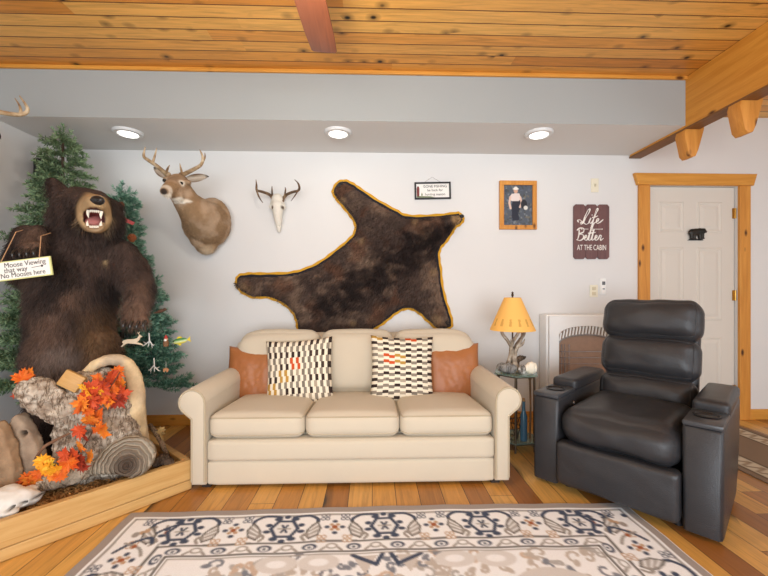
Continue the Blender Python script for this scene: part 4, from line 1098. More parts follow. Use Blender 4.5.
# ears
for (x0, y0, x1, y1, r) in ((68, 203, 54, 184, .064), (112, 207, 119, 206, .040)):
    limb(m, [B(x0, y0, -.02), B((x0 + x1) / 2, (y0 + y1) / 2, -.02), B(x1, y1, -.03)], [r * 1.15, r * .9, r * .55], 14)
me = blob(m, .013, 6, lambda co, n: .010 * noise.noise(co * 9) + .004 * noise.noise(co * 28))
mo = B(94.8, 218.5, -.3); MA = (B(95.5, 214, -.33) - B(91, 213, -.10)).normalized(); MU = MA.cross(Vector((0, 0, 1))).normalized(); MV = MU.cross(MA)
def mouth_r(co, tag=None):
    d = co - mo; return hypot(d.dot(MU) / .047, d.dot(MV) / .058) if d.dot(MA) > -.14 else 9
def muzz_r(co):
    d = co - mz; return hypot(d.dot(MU) / .078, d.dot(MV) / .115) if d.dot(MA) > -.13 else 9
mz = B(95.2, 214, -.27)
MIDX = {}
for v in me.vertices:      # open mouth
    r = mouth_r(v.co)
    if r < 1: MIDX[v.index] = r; v.co -= MA * (.11 * (1 - r ** 4))
bK, bD, bM, bT, bP = lin('#2c2421'), lin('#483a34'), lin('#6e5648'), lin('#a58a66'), lin('#b5685a')
mz = B(95.5, 213, -.27)
def bear_col(co):
    f = fbm(co, 4, 4); f3 = fbm((co.x * 14, co.y * 14, co.z * 6), 1.0, 3); c = mixc(bK, bD, sstep(-.4, .4, f + .5 * f3))
    px = 74 + co.x / .0061; pz = co.z
    # russet wear on the belly and inner legs
    c = mixc(c, bM, .75 * sstep(.0, .55, fbm(co * 1.0 + Vector((3, 1, 7)), 3.5, 3) + .25) * (1 - sstep(1.05, 1.2, co.z)) * sstep(.10, .2, -co.y))
    lg = B(92, 340, -.15); c = mixc(lin('#7a5a3c'), c, .45 + .55 * sstep(.03, .13, hypot(co.x - lg.x, (co.z - lg.z) * .5)))
    kn = B(57, 366, -.18); c = mixc(lin('#8a7a70'), c, .4 + .6 * sstep(.04, .16, (co - kn).length))
    for q in (B(33, 240, -.3), B(138, 315, -.26)): c = mixc(lin('#6b5344'), c, .25 + .75 * sstep(.03, .10, (co - q).length))
    ch = B(94, 261, -.2); c = mixc(lin('#b49a72'), c, .1 + .9 * sstep(.004, .018, hypot(co.x - ch.x, co.z - ch.z)) if co.y < -.1 else 1)
    e = muzz_r(co); c = mixc(bT, c, sstep(.82, 1.1, e + .1 * f))
    return c
def bear_col_v(v):
    c = bear_col(v.co)
    if v.index in MIDX: c = mixc(lin('#8e4a44'), lin('#3c2426'), sstep(.6, .99, MIDX[v.index]))
    return c
paint(me, bear_col_v, byv=True)
M_skin = tinted('bear_skin', .85, .25, 40, .1)
M_bhair = hair_mat('standing_bear_fur', .5, .3)
bo = link('body', me, [M_skin, M_bhair], bear)
vg = bo.vertex_groups.new(name='furry')
hi, lo_ = [], []
for v in me.vertices:
    e = muzz_r(v.co)
    (lo_ if (e < 1.05 or v.index in MIDX) else hi).append(v.index)
vg.add(hi, 1.0, 'REPLACE'); vg.add(lo_, 0.0, 'REPLACE')
fur(bo, 48000, .046, .0019, (0, -.1, -.85), 5, 2, 'furry', nf=.4, rnd=.45)
M_nose = plain('wet_black_nose', '#1b1a1c', .3, var=.1)
nq = B(97.5, 200.5, -.352)
m = MB(); m.sph(nq, (.034, .026, .025), rot=(radians(-15), 0, 0), seg=18); m.build('nose', M_nose, bear)
for s_ in (-1, 1): m = MB(); m.sph(nq + Vector((s_ * .015, -.021, -.001)), (.008, .007, .007), seg=10); m.build('nostril', plain('nostril_black', '#060606', .4), bear)
M_tooth = plain('tooth_ivory', '#efe6d3', .35, var=.05)
def tooth(px, py, L, r, up, dy=-.285, lean=0):
    q = B(px, py, dy); m = MB(); m.tube([q, q + Vector((lean * .3, -.004, up * L * .5)), q + Vector((lean, 0, up * L))], [r, r * .75, .0008], 10, sm=3); m.build('tooth', M_tooth, bear)
tooth(88.3, 210.5, .040, .0085, -1, -.30, .002); tooth(101.5, 211.5, .040, .0085, -1, -.30, -.002)
tooth(88.0, 227.0, .036, .0085, 1, -.275, -.002); tooth(101.2, 227.5, .036, .0085, 1, -.275, .002)
for i in range(5): tooth(90.9 + i * 1.95, 210.3 + .15 * i, .012, .0052, -1, -.312)
for i in range(5): tooth(90.6 + i * 1.95, 227.6, .012, .0048, 1, -.29)
M_tongue = plain('tongue_pink', '#c87f78', .4, var=.1)
m = MB(); m.sph(B(95, 221.5, -.2), (.034, .07, .03), rot=(radians(20), 0, 0)); m.build('tongue', M_tongue, bear)
m = MB(); m.tube([B(86.5, 224, -.255), B(89, 229, -.285), B(94.8, 230.5, -.298), B(100.5, 229, -.285), B(103, 224, -.255)], .011, 10, sm=4); m.build('lower_lip', plain('lip_tan', '#93795a', .6), bear)
for x, y, dy in ((80.5, 205.5, -.213), (106.5, 207, -.2)): m = MB(); m.sph(B(x, y, dy), .0125, seg=14); m.build('eye', plain('amber_glass_eye', '#1a0f08', .08, var=0), bear)
M_claw = plain('dark_claw', '#2a2420', .35, var=.2)
for t in range(4):
    q = B(16 + t * 7.0, 249 - t * .6, -.305); m = MB(); m.tube([q + Vector((0, 0, -.005)), q + Vector((.002, -.022, -.03)), q + Vector((.004, -.016, -.055))], [.009, .007, .001], 8, sm=3); m.build('claw', M_claw, bear)
    q = B(125.5 + t * 6.6, 322 - abs(t - 1.5) * .8, -.262); m = MB(); m.tube([q, q + Vector((0, -.018, -.024)), q + Vector((0, -.012, -.05))], [.009, .007, .001], 8, sm=3); m.build('claw', M_claw, bear)
for x, y0, y1 in ((55.5, 187, 199), ): pass

# the sign hanging from its raised paw
sb = B(23.5, 269, -.335) + BB
sn = thing('hand_lettered_sign', 'white hand lettered board hanging by cords from the raised bear paw', 'sign', tuple(sb)); sn.rotation_euler = (0, radians(-8), radians(3))
kk = 1 / 193
m = MB(); m.box((0, 0, 0), (53 * kk, .010, 19 * kk), bev=.002); m.build('board', plain('lime_edge_paint', '#d9dc98', .6, var=.05), sn, smooth=False)
m = MB(); m.box((0, -.0055, 0), (50.5 * kk, .002, 16.8 * kk)); m.build('board_face', plain('white_board_paint', '#f1efe8', .6, var=.02), sn, smooth=False)
m = MB()
for t, x, z, s_ in (('Moose Viewing', .016, .026, .036), ('that way', -.032, .0, .036), ('No Mooses here', -.0, -.026, .035)):
    add_text(m, t, s_, Matrix.Translation((x, -.0068, z)) @ FRONT @ Matrix.Scale(.9, 4, (1, 0, 0)))
m.tube([(.045, -.0068, .001), (.09, -.0068, .004)], .0014, 6); m.sph((.095, -.0068, .004), (.006, .0015, .006), seg=10)
m.build('lettering', M_ink, sn, smooth=False)
inv = wm(sn).inverted()
m = MB()
for (px, py, x) in ((16, 232, -19.5 * kk), (41, 236, 16.5 * kk)):
    top = B(px, py, -.318) + BB; m.tube([inv @ (top + Vector((0, .06, .025))), inv @ top, Vector((x, -.004, 8.6 * kk))], .0022, 6)
m.build('cord', plain('jute_cord', '#b58a63', .8), sn)

# ------------------------------------------------------------------ artificial firs
def fir(name, label, loc, z0, z1, R, prof, seed, cols, nb, clipx=None, clipy=None, squash=1.0, stand=True):
    t = thing(name, label, 'tree', (loc[0], loc[1], 0), 0, 'artificial firs behind the bear'); r = random.Random(seed)
    V = []; Fq = []; C_ = []
    cl = [lin(c) for c in cols]
    def needle(p, d, L, wd, c):
        s_ = d.cross(Vector((r.uniform(-1, 1), r.uniform(-1, 1), r.uniform(-1, 1)))); 
        if s_.length < 1e-4: return
        s_ = s_.normalized() * wd; o = len(V)
        V.extend([tuple(p - s_), tuple(p + s_), tuple(p + d * L * .6 + s_ * .8), tuple(p + d * L), tuple(p + d * L * .6 - s_ * .8)])
        Fq.append((o, o + 1, o + 2, o + 3, o + 4)); C_.append(c)
    def brush(a, b, rad, n):
        ax = (b - a); L = ax.length
        if L < 1e-4: return
        ax.normalize()
        tint = r.random()
        for k in range(n):
            f = r.random(); p = a.lerp(b, f)
            q = Vector((r.gauss(0, 1), r.gauss(0, 1), r.gauss(0, 1))); q = (q - ax * q.dot(ax)).normalized()
            d = (q * .85 + ax * r.uniform(.3, 1.0)).normalized()
            needle(p, d, rad * r.uniform(.7, 1.15), .0030, mixc(mixc(cl[0], cl[1], tint), cl[2], r.random() ** 2))
        for k in range(7): needle(b, (ax + Vector((r.uniform(-.5, .5), r.uniform(-.5, .5), r.uniform(-.5, .5)))).normalized(), rad * .9, .0030, cl[2])
    def ok(p):
        x, y = p.x + loc[0], p.y + loc[1]
        return (clipx is None or x > clipx) and (clipy is None or y < clipy)
    bw = MB()
    for i in range(nb):
        h = (i + r.uniform(0, .8)) / nb; z = z0 + (z1 - z0 - .10) * h
        L = max(.07, R * prof(h) * r.uniform(.78, 1.08)); a = i * 2.39996 + r.uniform(-.3, .3)
        dx, dy = cos(a), sin(a) * squash
        droop = r.uniform(-.12, .1) + .22 * h
        base = Vector((0, 0, z)); tip = Vector((dx * L, dy * L, z + L * droop))
        while not ok(tip) and L > .06: L *= .88; tip = Vector((dx * L, dy * L, z + L * droop))
        mid = base.lerp(tip, .5) + Vector((0, 0, .03 * L))
        nT = max(2, int(L / .05))
        brush(base.lerp(tip, .3), tip, .034, int(L * 300))
        for k in range(nT):
            f = .3 + .65 * k / nT; p = base.lerp(tip, f)
            for s_ in (-1, 1):
                an = a + s_ * r.uniform(.5, .95); l2 = min(.17, .45 * L * (1.15 - f) + .05) * r.uniform(.8, 1.2)
                e = p + Vector((cos(an) * l2, sin(an) * l2 * squash, l2 * r.uniform(-.25, .45)))
                if ok(e): brush(p, e, .031, int(l2 * 330) + 10)
    brush(Vector((0, 0, z1 - .14)), Vector((0, 0, z1)), .034, 60)
    for k in range(5):
        a = k * 1.26; brush(Vector((0, 0, z1 - .1)), Vector((cos(a) * .05, sin(a) * .05, z1 - .04)), .03, 22)
    me = bpy.data.meshes.new('foliage'); me.from_pydata(V, [], Fq)
    at = me.color_attributes.new('tint', 'BYTE_COLOR', 'CORNER')
    at.data.foreach_set('color', np.repeat(np.hstack([np.array(C_), np.ones((len(C_), 1))]), 5, 0).astype(np.float32).ravel())
    fo = link('foliage', me, M_needle, t)
    m = MB(); m.tube([(0, 0, .02), (0, 0, z1 - .06)], [.02, .008], 10); m.build('trunk', plain('trunk_brown', '#4a3a2c', .8), t)
    if stand:
        for k in range(4):
            a = k * pi / 2 + .5; m = MB(); m.tube([(0, 0, .12), (cos(a) * .14, sin(a) * .14, .02)], .012, 8); m.build('stand_leg', plain('stand_green', '#2c4a48', .5), t)
    return t
M_needle = tinted('fir_needles', .65, .05, 20, .3)
fir('artificial_fir', 'tall olive green artificial fir behind the bear by the left wall', (-2.16, 2.75), .45, 2.27, .46, lambda h: (1 - h) ** .72 * .86 + .10, 11, ('#3c5235', '#5a7550', '#93ab84'), 130, clipx=WX + .04, clipy=WY - .05)
t2 = P(122, 292, 2.92)
fir('artificial_fir', 'shorter blue green artificial fir with ornaments between bear and sofa', (t2.x, 2.92), .42, 1.92, .43, lambda h: (1 - h) ** .85 * .94 + .05, 23, ('#345c4c', '#487a66', '#8ab39c'), 130, clipy=WY - .05)

# ornaments on the shorter fir
OY = 2.68
def orn(name, px, py, Y, label, cat='ornament'):
    p = P(px, py, Y); return thing(name, label, cat, tuple(p))
M_birch = plain('pale_wood', '#e6cfae', .6, var=.06)
M_branch = plain('white_twig', '#dcd8cf', .6, var=.08)
t = orn('deer_ornament', 132, 341, 2.36, 'pale wooden leaping deer ornament on the fir under the bear paw')
pl = [(-.058, -.008), (-.05, .004), (-.03, .010), (.01, .012), (.032, .018), (.042, .034), (.05, .036), (.062, .024), (.05, .022), (.044, .006), (.03, -.008), (.052, -.014), (.066, -.022), (.064, -.027), (.046, -.022), (.02, -.018), (-.02, -.014), (-.036, -.018), (-.058, -.036), (-.066, -.034), (-.05, -.016)]
m = MB(); m.prism(pl, -.004, .004, 'y', bev=.0015); m.build('figure', M_birch, t, smooth=False)
m = MB(); m.tube([(.045, 0, .033), (.038, 0, .046), (.046, 0, .056)], .0022, 6); m.tube([(.041, 0, .046), (.03, 0, .05)], .0018, 6); m.build('antler', M_birch, t)
for px, py, lab, fl in ((149, 341, 'white twig antler ornament, the upper of two on the fir', 1), (154, 366, 'white twig antler ornament, the lower of two on the fir', -1)):
    t = orn('antler_ornament', px, py, 2.42, lab); m = MB()
    m.tube([(0, 0, .05), (.002, 0, .0), (-.004 * fl, -.004, -.035)], [.003, .004, .002], 8, sm=3); m.tube([(.001, 0, -.002), (-.03 * fl, -.004, -.028), (-.04 * fl, 0, -.03)], [.004, .003, .001], 8, sm=3); m.tube([(.001, 0, .005), (.025 * fl, -.004, -.025), (.034 * fl, 0, -.022)], [.004, .003, .001], 8, sm=3); m.tube([(-.018 * fl, -.002, -.015), (-.034 * fl, 0, -.004)], [.003, .001], 8)
    m.tube([(.016 * fl, -.002, -.014), (.02 * fl, 0, -.045)], [.003, .001], 8); m.build('twig', M_branch, t)
t = orn('fish_ornament', 180, 341, 2.52, 'green and yellow fish ornament at the right edge of the fir'); t.rotation_euler = (0, radians(-10), 0)
fm = MB(); fm.sph((0, 0, 0), (.05, .012, .019), seg=24); me_ = fm.build('body', tinted('painted_fish', .35, .1, 60, .5), t)
paint(me_.data, lambda co: mixc(mixc(lin('#e9d64a'), lin('#c9d6a0'), sstep(-.015, -.002, co.z)), lin('#4f8a4a'), sstep(-.002, .008, co.z)))
for pl, nm in (([(.042, 0), (.07, .018), (.064, 0), (.07, -.018)], 'tail'), ([(-.02, .016), (.018, .016), (.012, .028), (-.008, .03)], 'dorsal_fin'), ([(-.02, -.014), (.0, -.016), (.006, -.03), (-.008, -.028)], 'belly_fin')):
    m = MB(); m.prism(pl, -.002, .002, 'y'); m.build(nm, plain('fin_yellow', '#e3c934', .4), t, smooth=False)
m = MB(); m.sph((-.036, -.009, .004), .004, seg=8); m.build('eye', M_black, t)
t = orn('santa_ornament', 166, 341, 2.48, 'small brown gnome ornament with red hat on the fir beside the fish')
m = MB(); m.lathe([(0, -.034), (.015, -.034), (.018, -.015), (.012, .006), (0, .008)], n=16); m.build('robe', plain('robe_brown', '#7a5434', .7), t)
m = MB(); m.sph((0, 0, .012), .011, seg=14); m.build('head', plain('face_paint', '#d9a98a', .6), t)
m = MB(); m.lathe([(.012, .016), (.008, .03), (.0, .042)], n=14); m.build('hat', plain('hat_red', '#a8322c', .7), t)
m = MB(); m.sph((0, -.008, .004), (.009, .006, .01), seg=10); m.build('beard', plain('beard_white', '#e8e4dc', .8), t)
t = orn('bear_ornament', 166, 370, 2.46, 'tiny orange wooden bear ornament hanging low on the fir by a thread')
m = MB(); m.prism([(-.016, -.012), (-.017, .006), (-.008, .013), (.008, .012), (.017, .004), (.016, -.004), (.012, -.002), (.011, -.013), (.005, -.013), (.004, -.006), (-.006, -.006), (-.008, -.013)], -.004, .004, 'y', bev=.001); m.build('figure', plain('orange_wood', '#c98d62', .6), t, smooth=False)
m = MB(); m.tube([(0, 0, .012), (0, 0, .055)], .0009, 6); m.build('thread', M_branch, t)
t = orn('bird_ornament', 161, 311, 2.58, 'small brown bird ornament near the top right of the fir')
m = MB(); m.sph((0, 0, 0), (.03, .014, .012), rot=(0, radians(-18), 0)); m.sph((.027, -.004, .011), .010, seg=10); m.tube([(-.02, 0, -.006), (-.048, 0, -.014)], [.008, .003], 8); m.tube([(.034, -.004, .011), (.044, -.004, .012)], [.004, .001], 6)
m.build('figure', plain('bird_brown', '#6b4b38', .7, var=.3, sc=90), t)
M_cone = plain('cone_brown', '#7a4a30', .7, var=.35, sc=120)
def cone(px, py, Y, s, label, col=None):
    t = orn('pine_cone', px, py, Y, label, 'pine cone'); m = MB(); m.sph((0, 0, 0), (.016 * s, .016 * s, .024 * s), seg=12)
    for k in range(46):
        h = k / 46; a = k * 2.4; rr = .022 * s * sin(pi * (.15 + .8 * h)); z = (.024 - .05 * h) * s
        m.sph((cos(a) * rr, sin(a) * rr, z), (.007 * s, .007 * s, .0035 * s), rot=(0, radians(25), a), seg=8)
    m.build('scales', col or M_cone, t); return t
cone(132, 238, 2.64, 1.0, 'orange brown pine cone on the fir beside the bear shoulder', plain('cone_orange', '#a8623a', .7, var=.3, sc=120))
cone(121, 205, 2.72, .8, 'dark pine cone on the fir beside the bear ear')
M_rib = plain('red_ribbon', '#b0444a', .6, var=.2, sc=60)
def ribbon(pts, wd, label, px, py, Y):
    t = orn('ribbon', px, py, Y, label, 'ribbon'); m = MB(); m.tube(pts, wd, 8, sm=6, flat=.12); m.build('band', M_rib, t)
    return t
ribbon([(-.07, 0, .03), (-.03, -.02, .02), (.01, -.02, -.01), (.05, 0, -.03)], .032, 'red ribbon on the fir just right of the bear head', 126, 219, 2.50)
ribbon([(-.04, 0, -.01), (0, -.015, .0), (.04, 0, .004)], .010, 'red ribbon scrap on the fir right of the bear shoulder', 141, 263, 2.50)
# ------------------------------------------------------------------ driftwood, bone and leaves in the box
def tint_noise(cols, sc=6, stretch=(1, 1, 1)):
    cl = [lin(c) for c in cols]
    def f(co):
        q = fbm((co.x * stretch[0], co.y * stretch[1], co.z * stretch[2]), sc, 4) * .5 + .5; q = max(0, min(.999, (q - .2) / .6)) * (len(cl) - 1); i = int(q); return mixc(cl[i], cl[i + 1], q - i)
    return f
def bark_mat(name):
    n = NT(name); a = n.n('ShaderNodeVertexColor'); a.layer_name = 'tint'; v = n.obj()
    xyz = n.sep(v); w_ = n.comb(n.math('MULTIPLY', xyz[0], 1.0), xyz[1], n.math('MULTIPLY', xyz[2], .55))
    f = n.noise(w_, 55, 6, .72, .8); cr_ = n.noise(n.comb(n.math('MULTIPLY', xyz[0], 1.0), xyz[1], n.math('MULTIPLY', xyz[2], .25)), 30, 5, .65, .3)
    vein = n.math('ABSOLUTE', n.math('SUBTRACT', cr_, .5))
    dk = n.ramp(vein, [(0.0, '#8d857d'), (.02, '#d0cac4'), (.05, '#ffffff')])
    g = n.math('MULTIPLY_ADD', f, 1.3, .38)
    x = n.n('ShaderNodeVectorMath', operation='SCALE'); n.put(x.inputs[0], a.outputs[0]); n.put(x.inputs['Scale'], g)
    n.bump(n.math('ADD', f, n.math('MULTIPLY', vein, 2.5)), .9, .012)
    return n.fin(n.mix(1.0, x.outputs[0], dk, 'MULTIPLY'), .92, 0, .1)
M_bark = bark_mat('weathered_wood'); M_drift = tinted('smooth_driftwood', .85, .38, 26, .2, .5)
def LY(px): return 1.90 + (px - 30) / 110 * .29
def L_(px, py, dy=0.0): return P(px, py, LY(px) + dy)
def rough(a, f): return lambda co, n: a * (1 - 2.4 * abs(noise.noise((co.x * f, co.y * f, co.z * f * .6)))) * .8 + a * .7 * noise.noise(co * f * 2.3) + a * .4 * noise.noise(co * f * 5)
def bedded(name, label, cat, m, vox, sm, disp, cols, sc=6, stretch=(1, 1, 1), mat=None, group=None):
    me = blob(m, vox, sm, disp); c = sum((v.co for v in me.vertices), Vector()) / len(me.vertices)
    z = min(v.co.z for v in me.vertices); me.transform(Matrix.Translation((-c.x, -c.y, -z)))
    f = tint_noise(cols, sc, stretch); paint(me, f)
    o = link(name, me, mat or M_bark); o.location = (c.x, c.y, z); tag(o, label, cat, group); return o
m = MB()      # the big stump: trunk, broken limb at left, root at the bottom
limb(m, [L_(120, 455), L_(112, 430), L_(100, 408), L_(86, 392, .02)], [.13, .135, .135, .10], 18)
limb(m, [L_(95, 415), L_(72, 408), L_(50, 400), L_(36, 392)], [.125, .095, .075, .065], 16)
m.sph(L_(37, 389, -.01), (.075, .06, .045)); m.sph(L_(45, 396, -.02), (.08, .05, .05))
limb(m, [L_(78, 415), L_(70, 435), L_(68, 462)], [.08, .06, .055], 14)
limb(m, [L_(97, 432), L_(92, 455), L_(86, 476)], [.11, .09, .06], 14)
m.sph(L_(108, 385, .03), (.10, .06, .09))
bedded('driftwood_stump', 'large grey weathered driftwood stump in front of the bear', 'driftwood', m, .007, 2, rough(.016, 17), ('#77675a', '#b8a794', '#ddd0be', '#a38f7c', '#cdbda9'), 6, (1, 1, 2.2))
m = MB()      # smooth pale bent limb arching over the stump
limb(m, [L_(82, 378, .03), L_(92, 367, .02), L_(108, 360, .0), L_(124, 362, -.01), L_(133, 374, -.02), L_(136, 395, -.03), L_(132, 420, -.02), L_(133, 445, .0), L_(134, 462, .02)], [.018, .024, .028, .032, .036, .045, .066, .078, .08], 16)
bedded('bent_branch', 'smooth pale bent branch arching over the grey driftwood stump', 'driftwood', m, .009, 4, rough(.004, 18), ('#b0936c', '#dcc49b', '#cfb694', '#b9a58b'), 6, (1, 1, .5), mat=M_drift)
# bracket fungus with growth rings
fu = P(127, 456, 2.0)
n = NT('fungus_rings'); xyz = n.sep(n.obj()); d_ = n.math('SQRT', n.math('ADD', n.math('POWER', n.math('SUBTRACT', xyz[0], .02), 2), n.math('POWER', n.math('ADD', xyz[2], .035), 2)))
rg = n.math('SINE', n.math('MULTIPLY_ADD', d_, 330, n.math('MULTIPLY', n.noise(n.obj(), 22, 3), 9)))
cb = n.ramp(n.math('MULTIPLY', d_, 6.5), [(0, '#4d4038'), (.25, '#6f6155'), (.55, '#a59784'), (.8, '#bfb29d'), (1, '#a89a84')])
n.bump(rg, .8, .01); M_fung = n.fin(n.mix(n.math('MULTIPLY_ADD', rg, .22, .22), cb, '#4d3f33'), .9, 0, .1)
pts = [(-.165, -.078), (-.150, -.02), (-.115, .04), (-.06, .082), (.0, .1), (.06, .095), (.115, .065), (.142, .02), (.135, -.04), (.10, -.085), (.05, -.106), (.02, -.098), (-.03, -.085), (-.1, -.082)]
pts = [(a * .92, b * .98) for a, b in cr(pts, 4, True)]
m = MB(); m.prism(pts, -.028, .028, 'y', bev=.016, M=Matrix.Rotation(radians(-16), 4, 'X') @ Matrix.Rotation(radians(10), 4, 'Z'))
fo = m.build('bracket_fungus', M_fung, ang=60); fo.location = fu; tag(fo, 'fan shaped bracket fungus with dark growth rings leaning on the stump', 'fungus')
m = MB(); limb(m, [P(41, 484, 1.88), P(60, 478, 1.92), P(78, 472, 1.95), P(96, 467, 1.98)], [.034, .046, .046, .038], 14)
bedded('driftwood_log', 'grey rough driftwood log lying along the front of the box', 'driftwood', m, .008, 3, rough(.006, 26), ('#a08d78', '#c9b69f', '#ddccb6'), 9)
for sh, Y, lab, sd, col in (([(6, 488), (6, 450), (9, 432), (14, 421), (20, 414), (28, 424), (36, 438), (43, 455), (46, 472), (46, 490)], 1.93, 'pointed grey driftwood slab standing with a dark knot hole', 1, ('#8b7562', '#b09a83', '#a08a74')),
                            ([(-18, 498), (-18, 440), (-9, 428), (-2, 422), (5, 428), (10, 440), (15, 458), (16, 498)], 1.86, 'rounded brown driftwood slab at the left photo edge', 2, ('#8a6e54', '#ad8f70', '#9c7f62'))):
    m = MB(); q = [P(x, y, Y) for x, y in sh]; q = [(a[0], a[1]) for a in cr([(p.x, p.z) for p in q], 4, True)]; m.prism(q, Y - .025, Y + .03, 'y')
    o = bedded('driftwood_slab', lab, 'driftwood', m, .008, 3, rough(.006, 14), col, 5, (1, 1, .6), group='standing driftwood slabs', mat=M_drift)
    if sd == 1:
        kn = P(22, 434, Y - .03) - o.location
        for v in o.data.vertices:
            d = hypot((v.co.x - kn.x) * .8, (v.co.z - kn.z)); 
            if d < .017 and v.co.y < 0: v.co.y += .025 * (1 - (d / .017) ** 2)
        at = o.data.color_attributes['tint']; bse = tint_noise(col, 5, (1, 1, .6))
        o.data.color_attributes.remove(at); paint(o.data, lambda co: mixc(lin('#43352a'), bse(co), sstep(.008, .02, hypot((co.x - kn.x) * .8, co.z - kn.z)) if co.y < .02 else 1))
# bone skull at the front left of the box
m = MB()
limb(m, [P(-14, 507, 1.72), P(4, 503, 1.73), P(22, 498, 1.76), P(33, 497, 1.79)], [.075, .062, .045, .032], 14)
m.sph(P(10, 491, 1.76), (.05, .045, .026)); m.sph(P(0, 512, 1.70), (.08, .04, .022)); m.sph(P(30, 489, 1.81), (.028, .03, .016))
sq = bedded('animal_skull', 'bleached white animal skull at the front left of the pine box', 'skull', m, .007, 4, lambda co, n: .003 * noise.noise(co * 40), ('#d6d0c6', '#ece8e0', '#e2dcd2'), 8, mat=tinted('white_bone', .6, .08, 50, .3))
ho_ = [(P(27, 492, 1.73), .014), (P(35, 497, 1.76), .011), (P(19, 508, 1.69), .009), (P(12, 510, 1.68), .009), (P(5, 512, 1.67), .009)]
for v in sq.data.vertices:
    g_ = v.co + sq.location
    for q, r in ho_:
        d = hypot(g_.x - q.x, g_.z - q.z)
        if d < r and g_.y < 1.80: v.co.y += .03 * (1 - (d / r) ** 2)
at = sq.data.color_attributes['tint']; sq.data.color_attributes.remove(at); bse2 = tint_noise(('#d6d0c6', '#ece8e0', '#e2dcd2'), 8)
paint(sq.data, lambda co: mixc(lin('#4a4038'), bse2(co), min(sstep(r * .55, r * 1.05, hypot(co.x + sq.location.x - q.x, co.z + sq.location.z - q.z)) for q, r in ho_)))
m = MB(); m.tube([P(36, 458, 1.86), P(44, 447, 1.86), P(56, 440, 1.86), P(70, 433, 1.87)], [.006, .007, .007, .005], 8, sm=5); m.sph(P(36, 458, 1.86), .007, seg=8)
bedded('bent_twig', 'thin curved brown twig reaching over the leaves from the slab to the stump', 'twig', m, .004, 1, rough(.001, 40), ('#6b4c3a', '#8a6a52'), 9, mat=M_drift)
# square wood block, twig, leaf and cone at the right of the box
p = L_(72, 381, -.05); m = MB(); m.box((0, 0, 0), (.098, .03, .082), bev=.006); o = m.build('wood_block', wood('tan_block', '#b98a4e', '#d2a768', along=0, sc=2), ang=30); o.location = p; o.rotation_euler = (radians(-12), radians(30), radians(8)); tag(o, 'square tan wood block tilted on top of the driftwood stump', 'wood block')
m = MB(); limb(m, [P(150, 425, 2.34), P(158, 436, 2.26), P(165, 450, 2.2), P(168, 459, 2.16)], [.012, .014, .012, .010], 10)
bedded('driftwood_twig', 'thin driftwood twig at the right corner of the box', 'driftwood', m, .005, 2, rough(.002, 40), ('#7f6b58', '#a68f77'), 9)
m = MB(); limb(m, [P(157, 463, 2.13), P(163, 459, 2.14), P(170, 462, 2.14)], [.020, .026, .018], 12)
bedded('bark_piece', 'dark knobby bark piece at the right corner of the box', 'bark', m, .006, 2, rough(.008, 50), ('#4c3d33', '#75614f'), 12)

# maple leaves
LEAF = [(0, -.5), (.06, -.3), (.28, -.42), (.26, -.28), (.5, -.2), (.42, -.08), (.62, .12), (.4, .14), (.42, .3), (.2, .2), (.22, .42), (.1, .4), (0, .68)]
LEAF = LEAF + [(-x, y) for x, y in LEAF[-2:0:-1]]
LCOL = {'o': '#e07a24', 'r': '#a83a1c', 'd': '#7d2a1a', 'y': '#efb32a', 'a': '#e8952f', 'g': '#d9c23a'}
LM = {}
for k, c in LCOL.items():
    n = NT('maple_leaf_' + k); cc = lin(c); f = n.noise(n.obj(), 28, 3)
    n.b.inputs['Subsurface Weight'].default_value = 0.0
    LM[k] = n.fin(n.mix(n.math('MULTIPLY_ADD', f, 1.8, -.4, clamp=True), (*cc, 1), (*lin({'o': '#c9481c', 'r': '#d4552a', 'd': '#a83a22', 'y': '#e88f22', 'a': '#d8601f', 'g': '#e5a52c'}[k]), 1)), .6, 0, .3)
rl = random.Random(12)
def leaf(parent, px, py, Y, size, col, ang=None, tilt=None):
    c = P(px, py, Y) - parent.location; bm = bmesh.new()
    cen = bm.verts.new((0, .06 * size, 0)); ring = [bm.verts.new((x * size, (.10 * size * (x * x * 4 + max(0, y) ** 2 * 2)) * rl.uniform(.2, 1.2) * rl.choice((-1, 1)), y * size)) for x, y in LEAF]
    for a, b in zip(ring, ring[1:] + ring[:1]): bm.faces.new((cen, a, b))
    bmesh.ops.recalc_face_normals(bm, faces=bm.faces)
    bmesh.ops.solidify(bm, geom=bm.faces, thickness=.0012)
    R = Euler((rl.uniform(-.7, .35), ang if ang is not None else rl.uniform(0, 6.28), rl.uniform(-.6, .6))).to_matrix().to_4x4()
    bmesh.ops.transform(bm, matrix=Matrix.Translation(c) @ R, verts=bm.verts)
    me = bpy.data.meshes.new('leaf'); bm.to_mesh(me); bm.free(); return link('leaf', me, LM[col], parent)
M_vine = plain('vine_brown', '#5b3826', .7)
def garland(label, vine, leaves, size=.07):
    q = P(*vine[0]); t = thing('leaf_garland', label, 'leaf garland', tuple(q))
    m = MB(); m.tube([P(*v) - t.location for v in vine], .003, 6, sm=5); m.build('vine', M_vine, t)
    for px, py, dy, c in leaves: leaf(t, px, py, dy, size * rl.uniform(.8, 1.25), c)
    return t
def gy(px, py):      # in front of the stump's surface
    return LY(px) - .17 - (.04 if py > 420 else 0)
UP = [(117, 372, 'o'), (112, 377, 'r'), (120, 384, 'a'), (114, 390, 'o'), (122, 394, 'r'), (104, 385, 'd'), (98, 380, 'o'), (92, 387, 'r'), (96, 391, 'y'), (88, 394, 'r'), (104, 394, 'o'), (110, 397, 'r'), (108, 402, 'a'), (100, 400, 'o'), (92, 401, 'r'), (85, 391, 'y'), (78, 408, 'o'), (81, 404, 'a'), (88, 412, 'o'), (94, 405, 'd'), (118, 401, 'd'), (101, 389, 'r')]
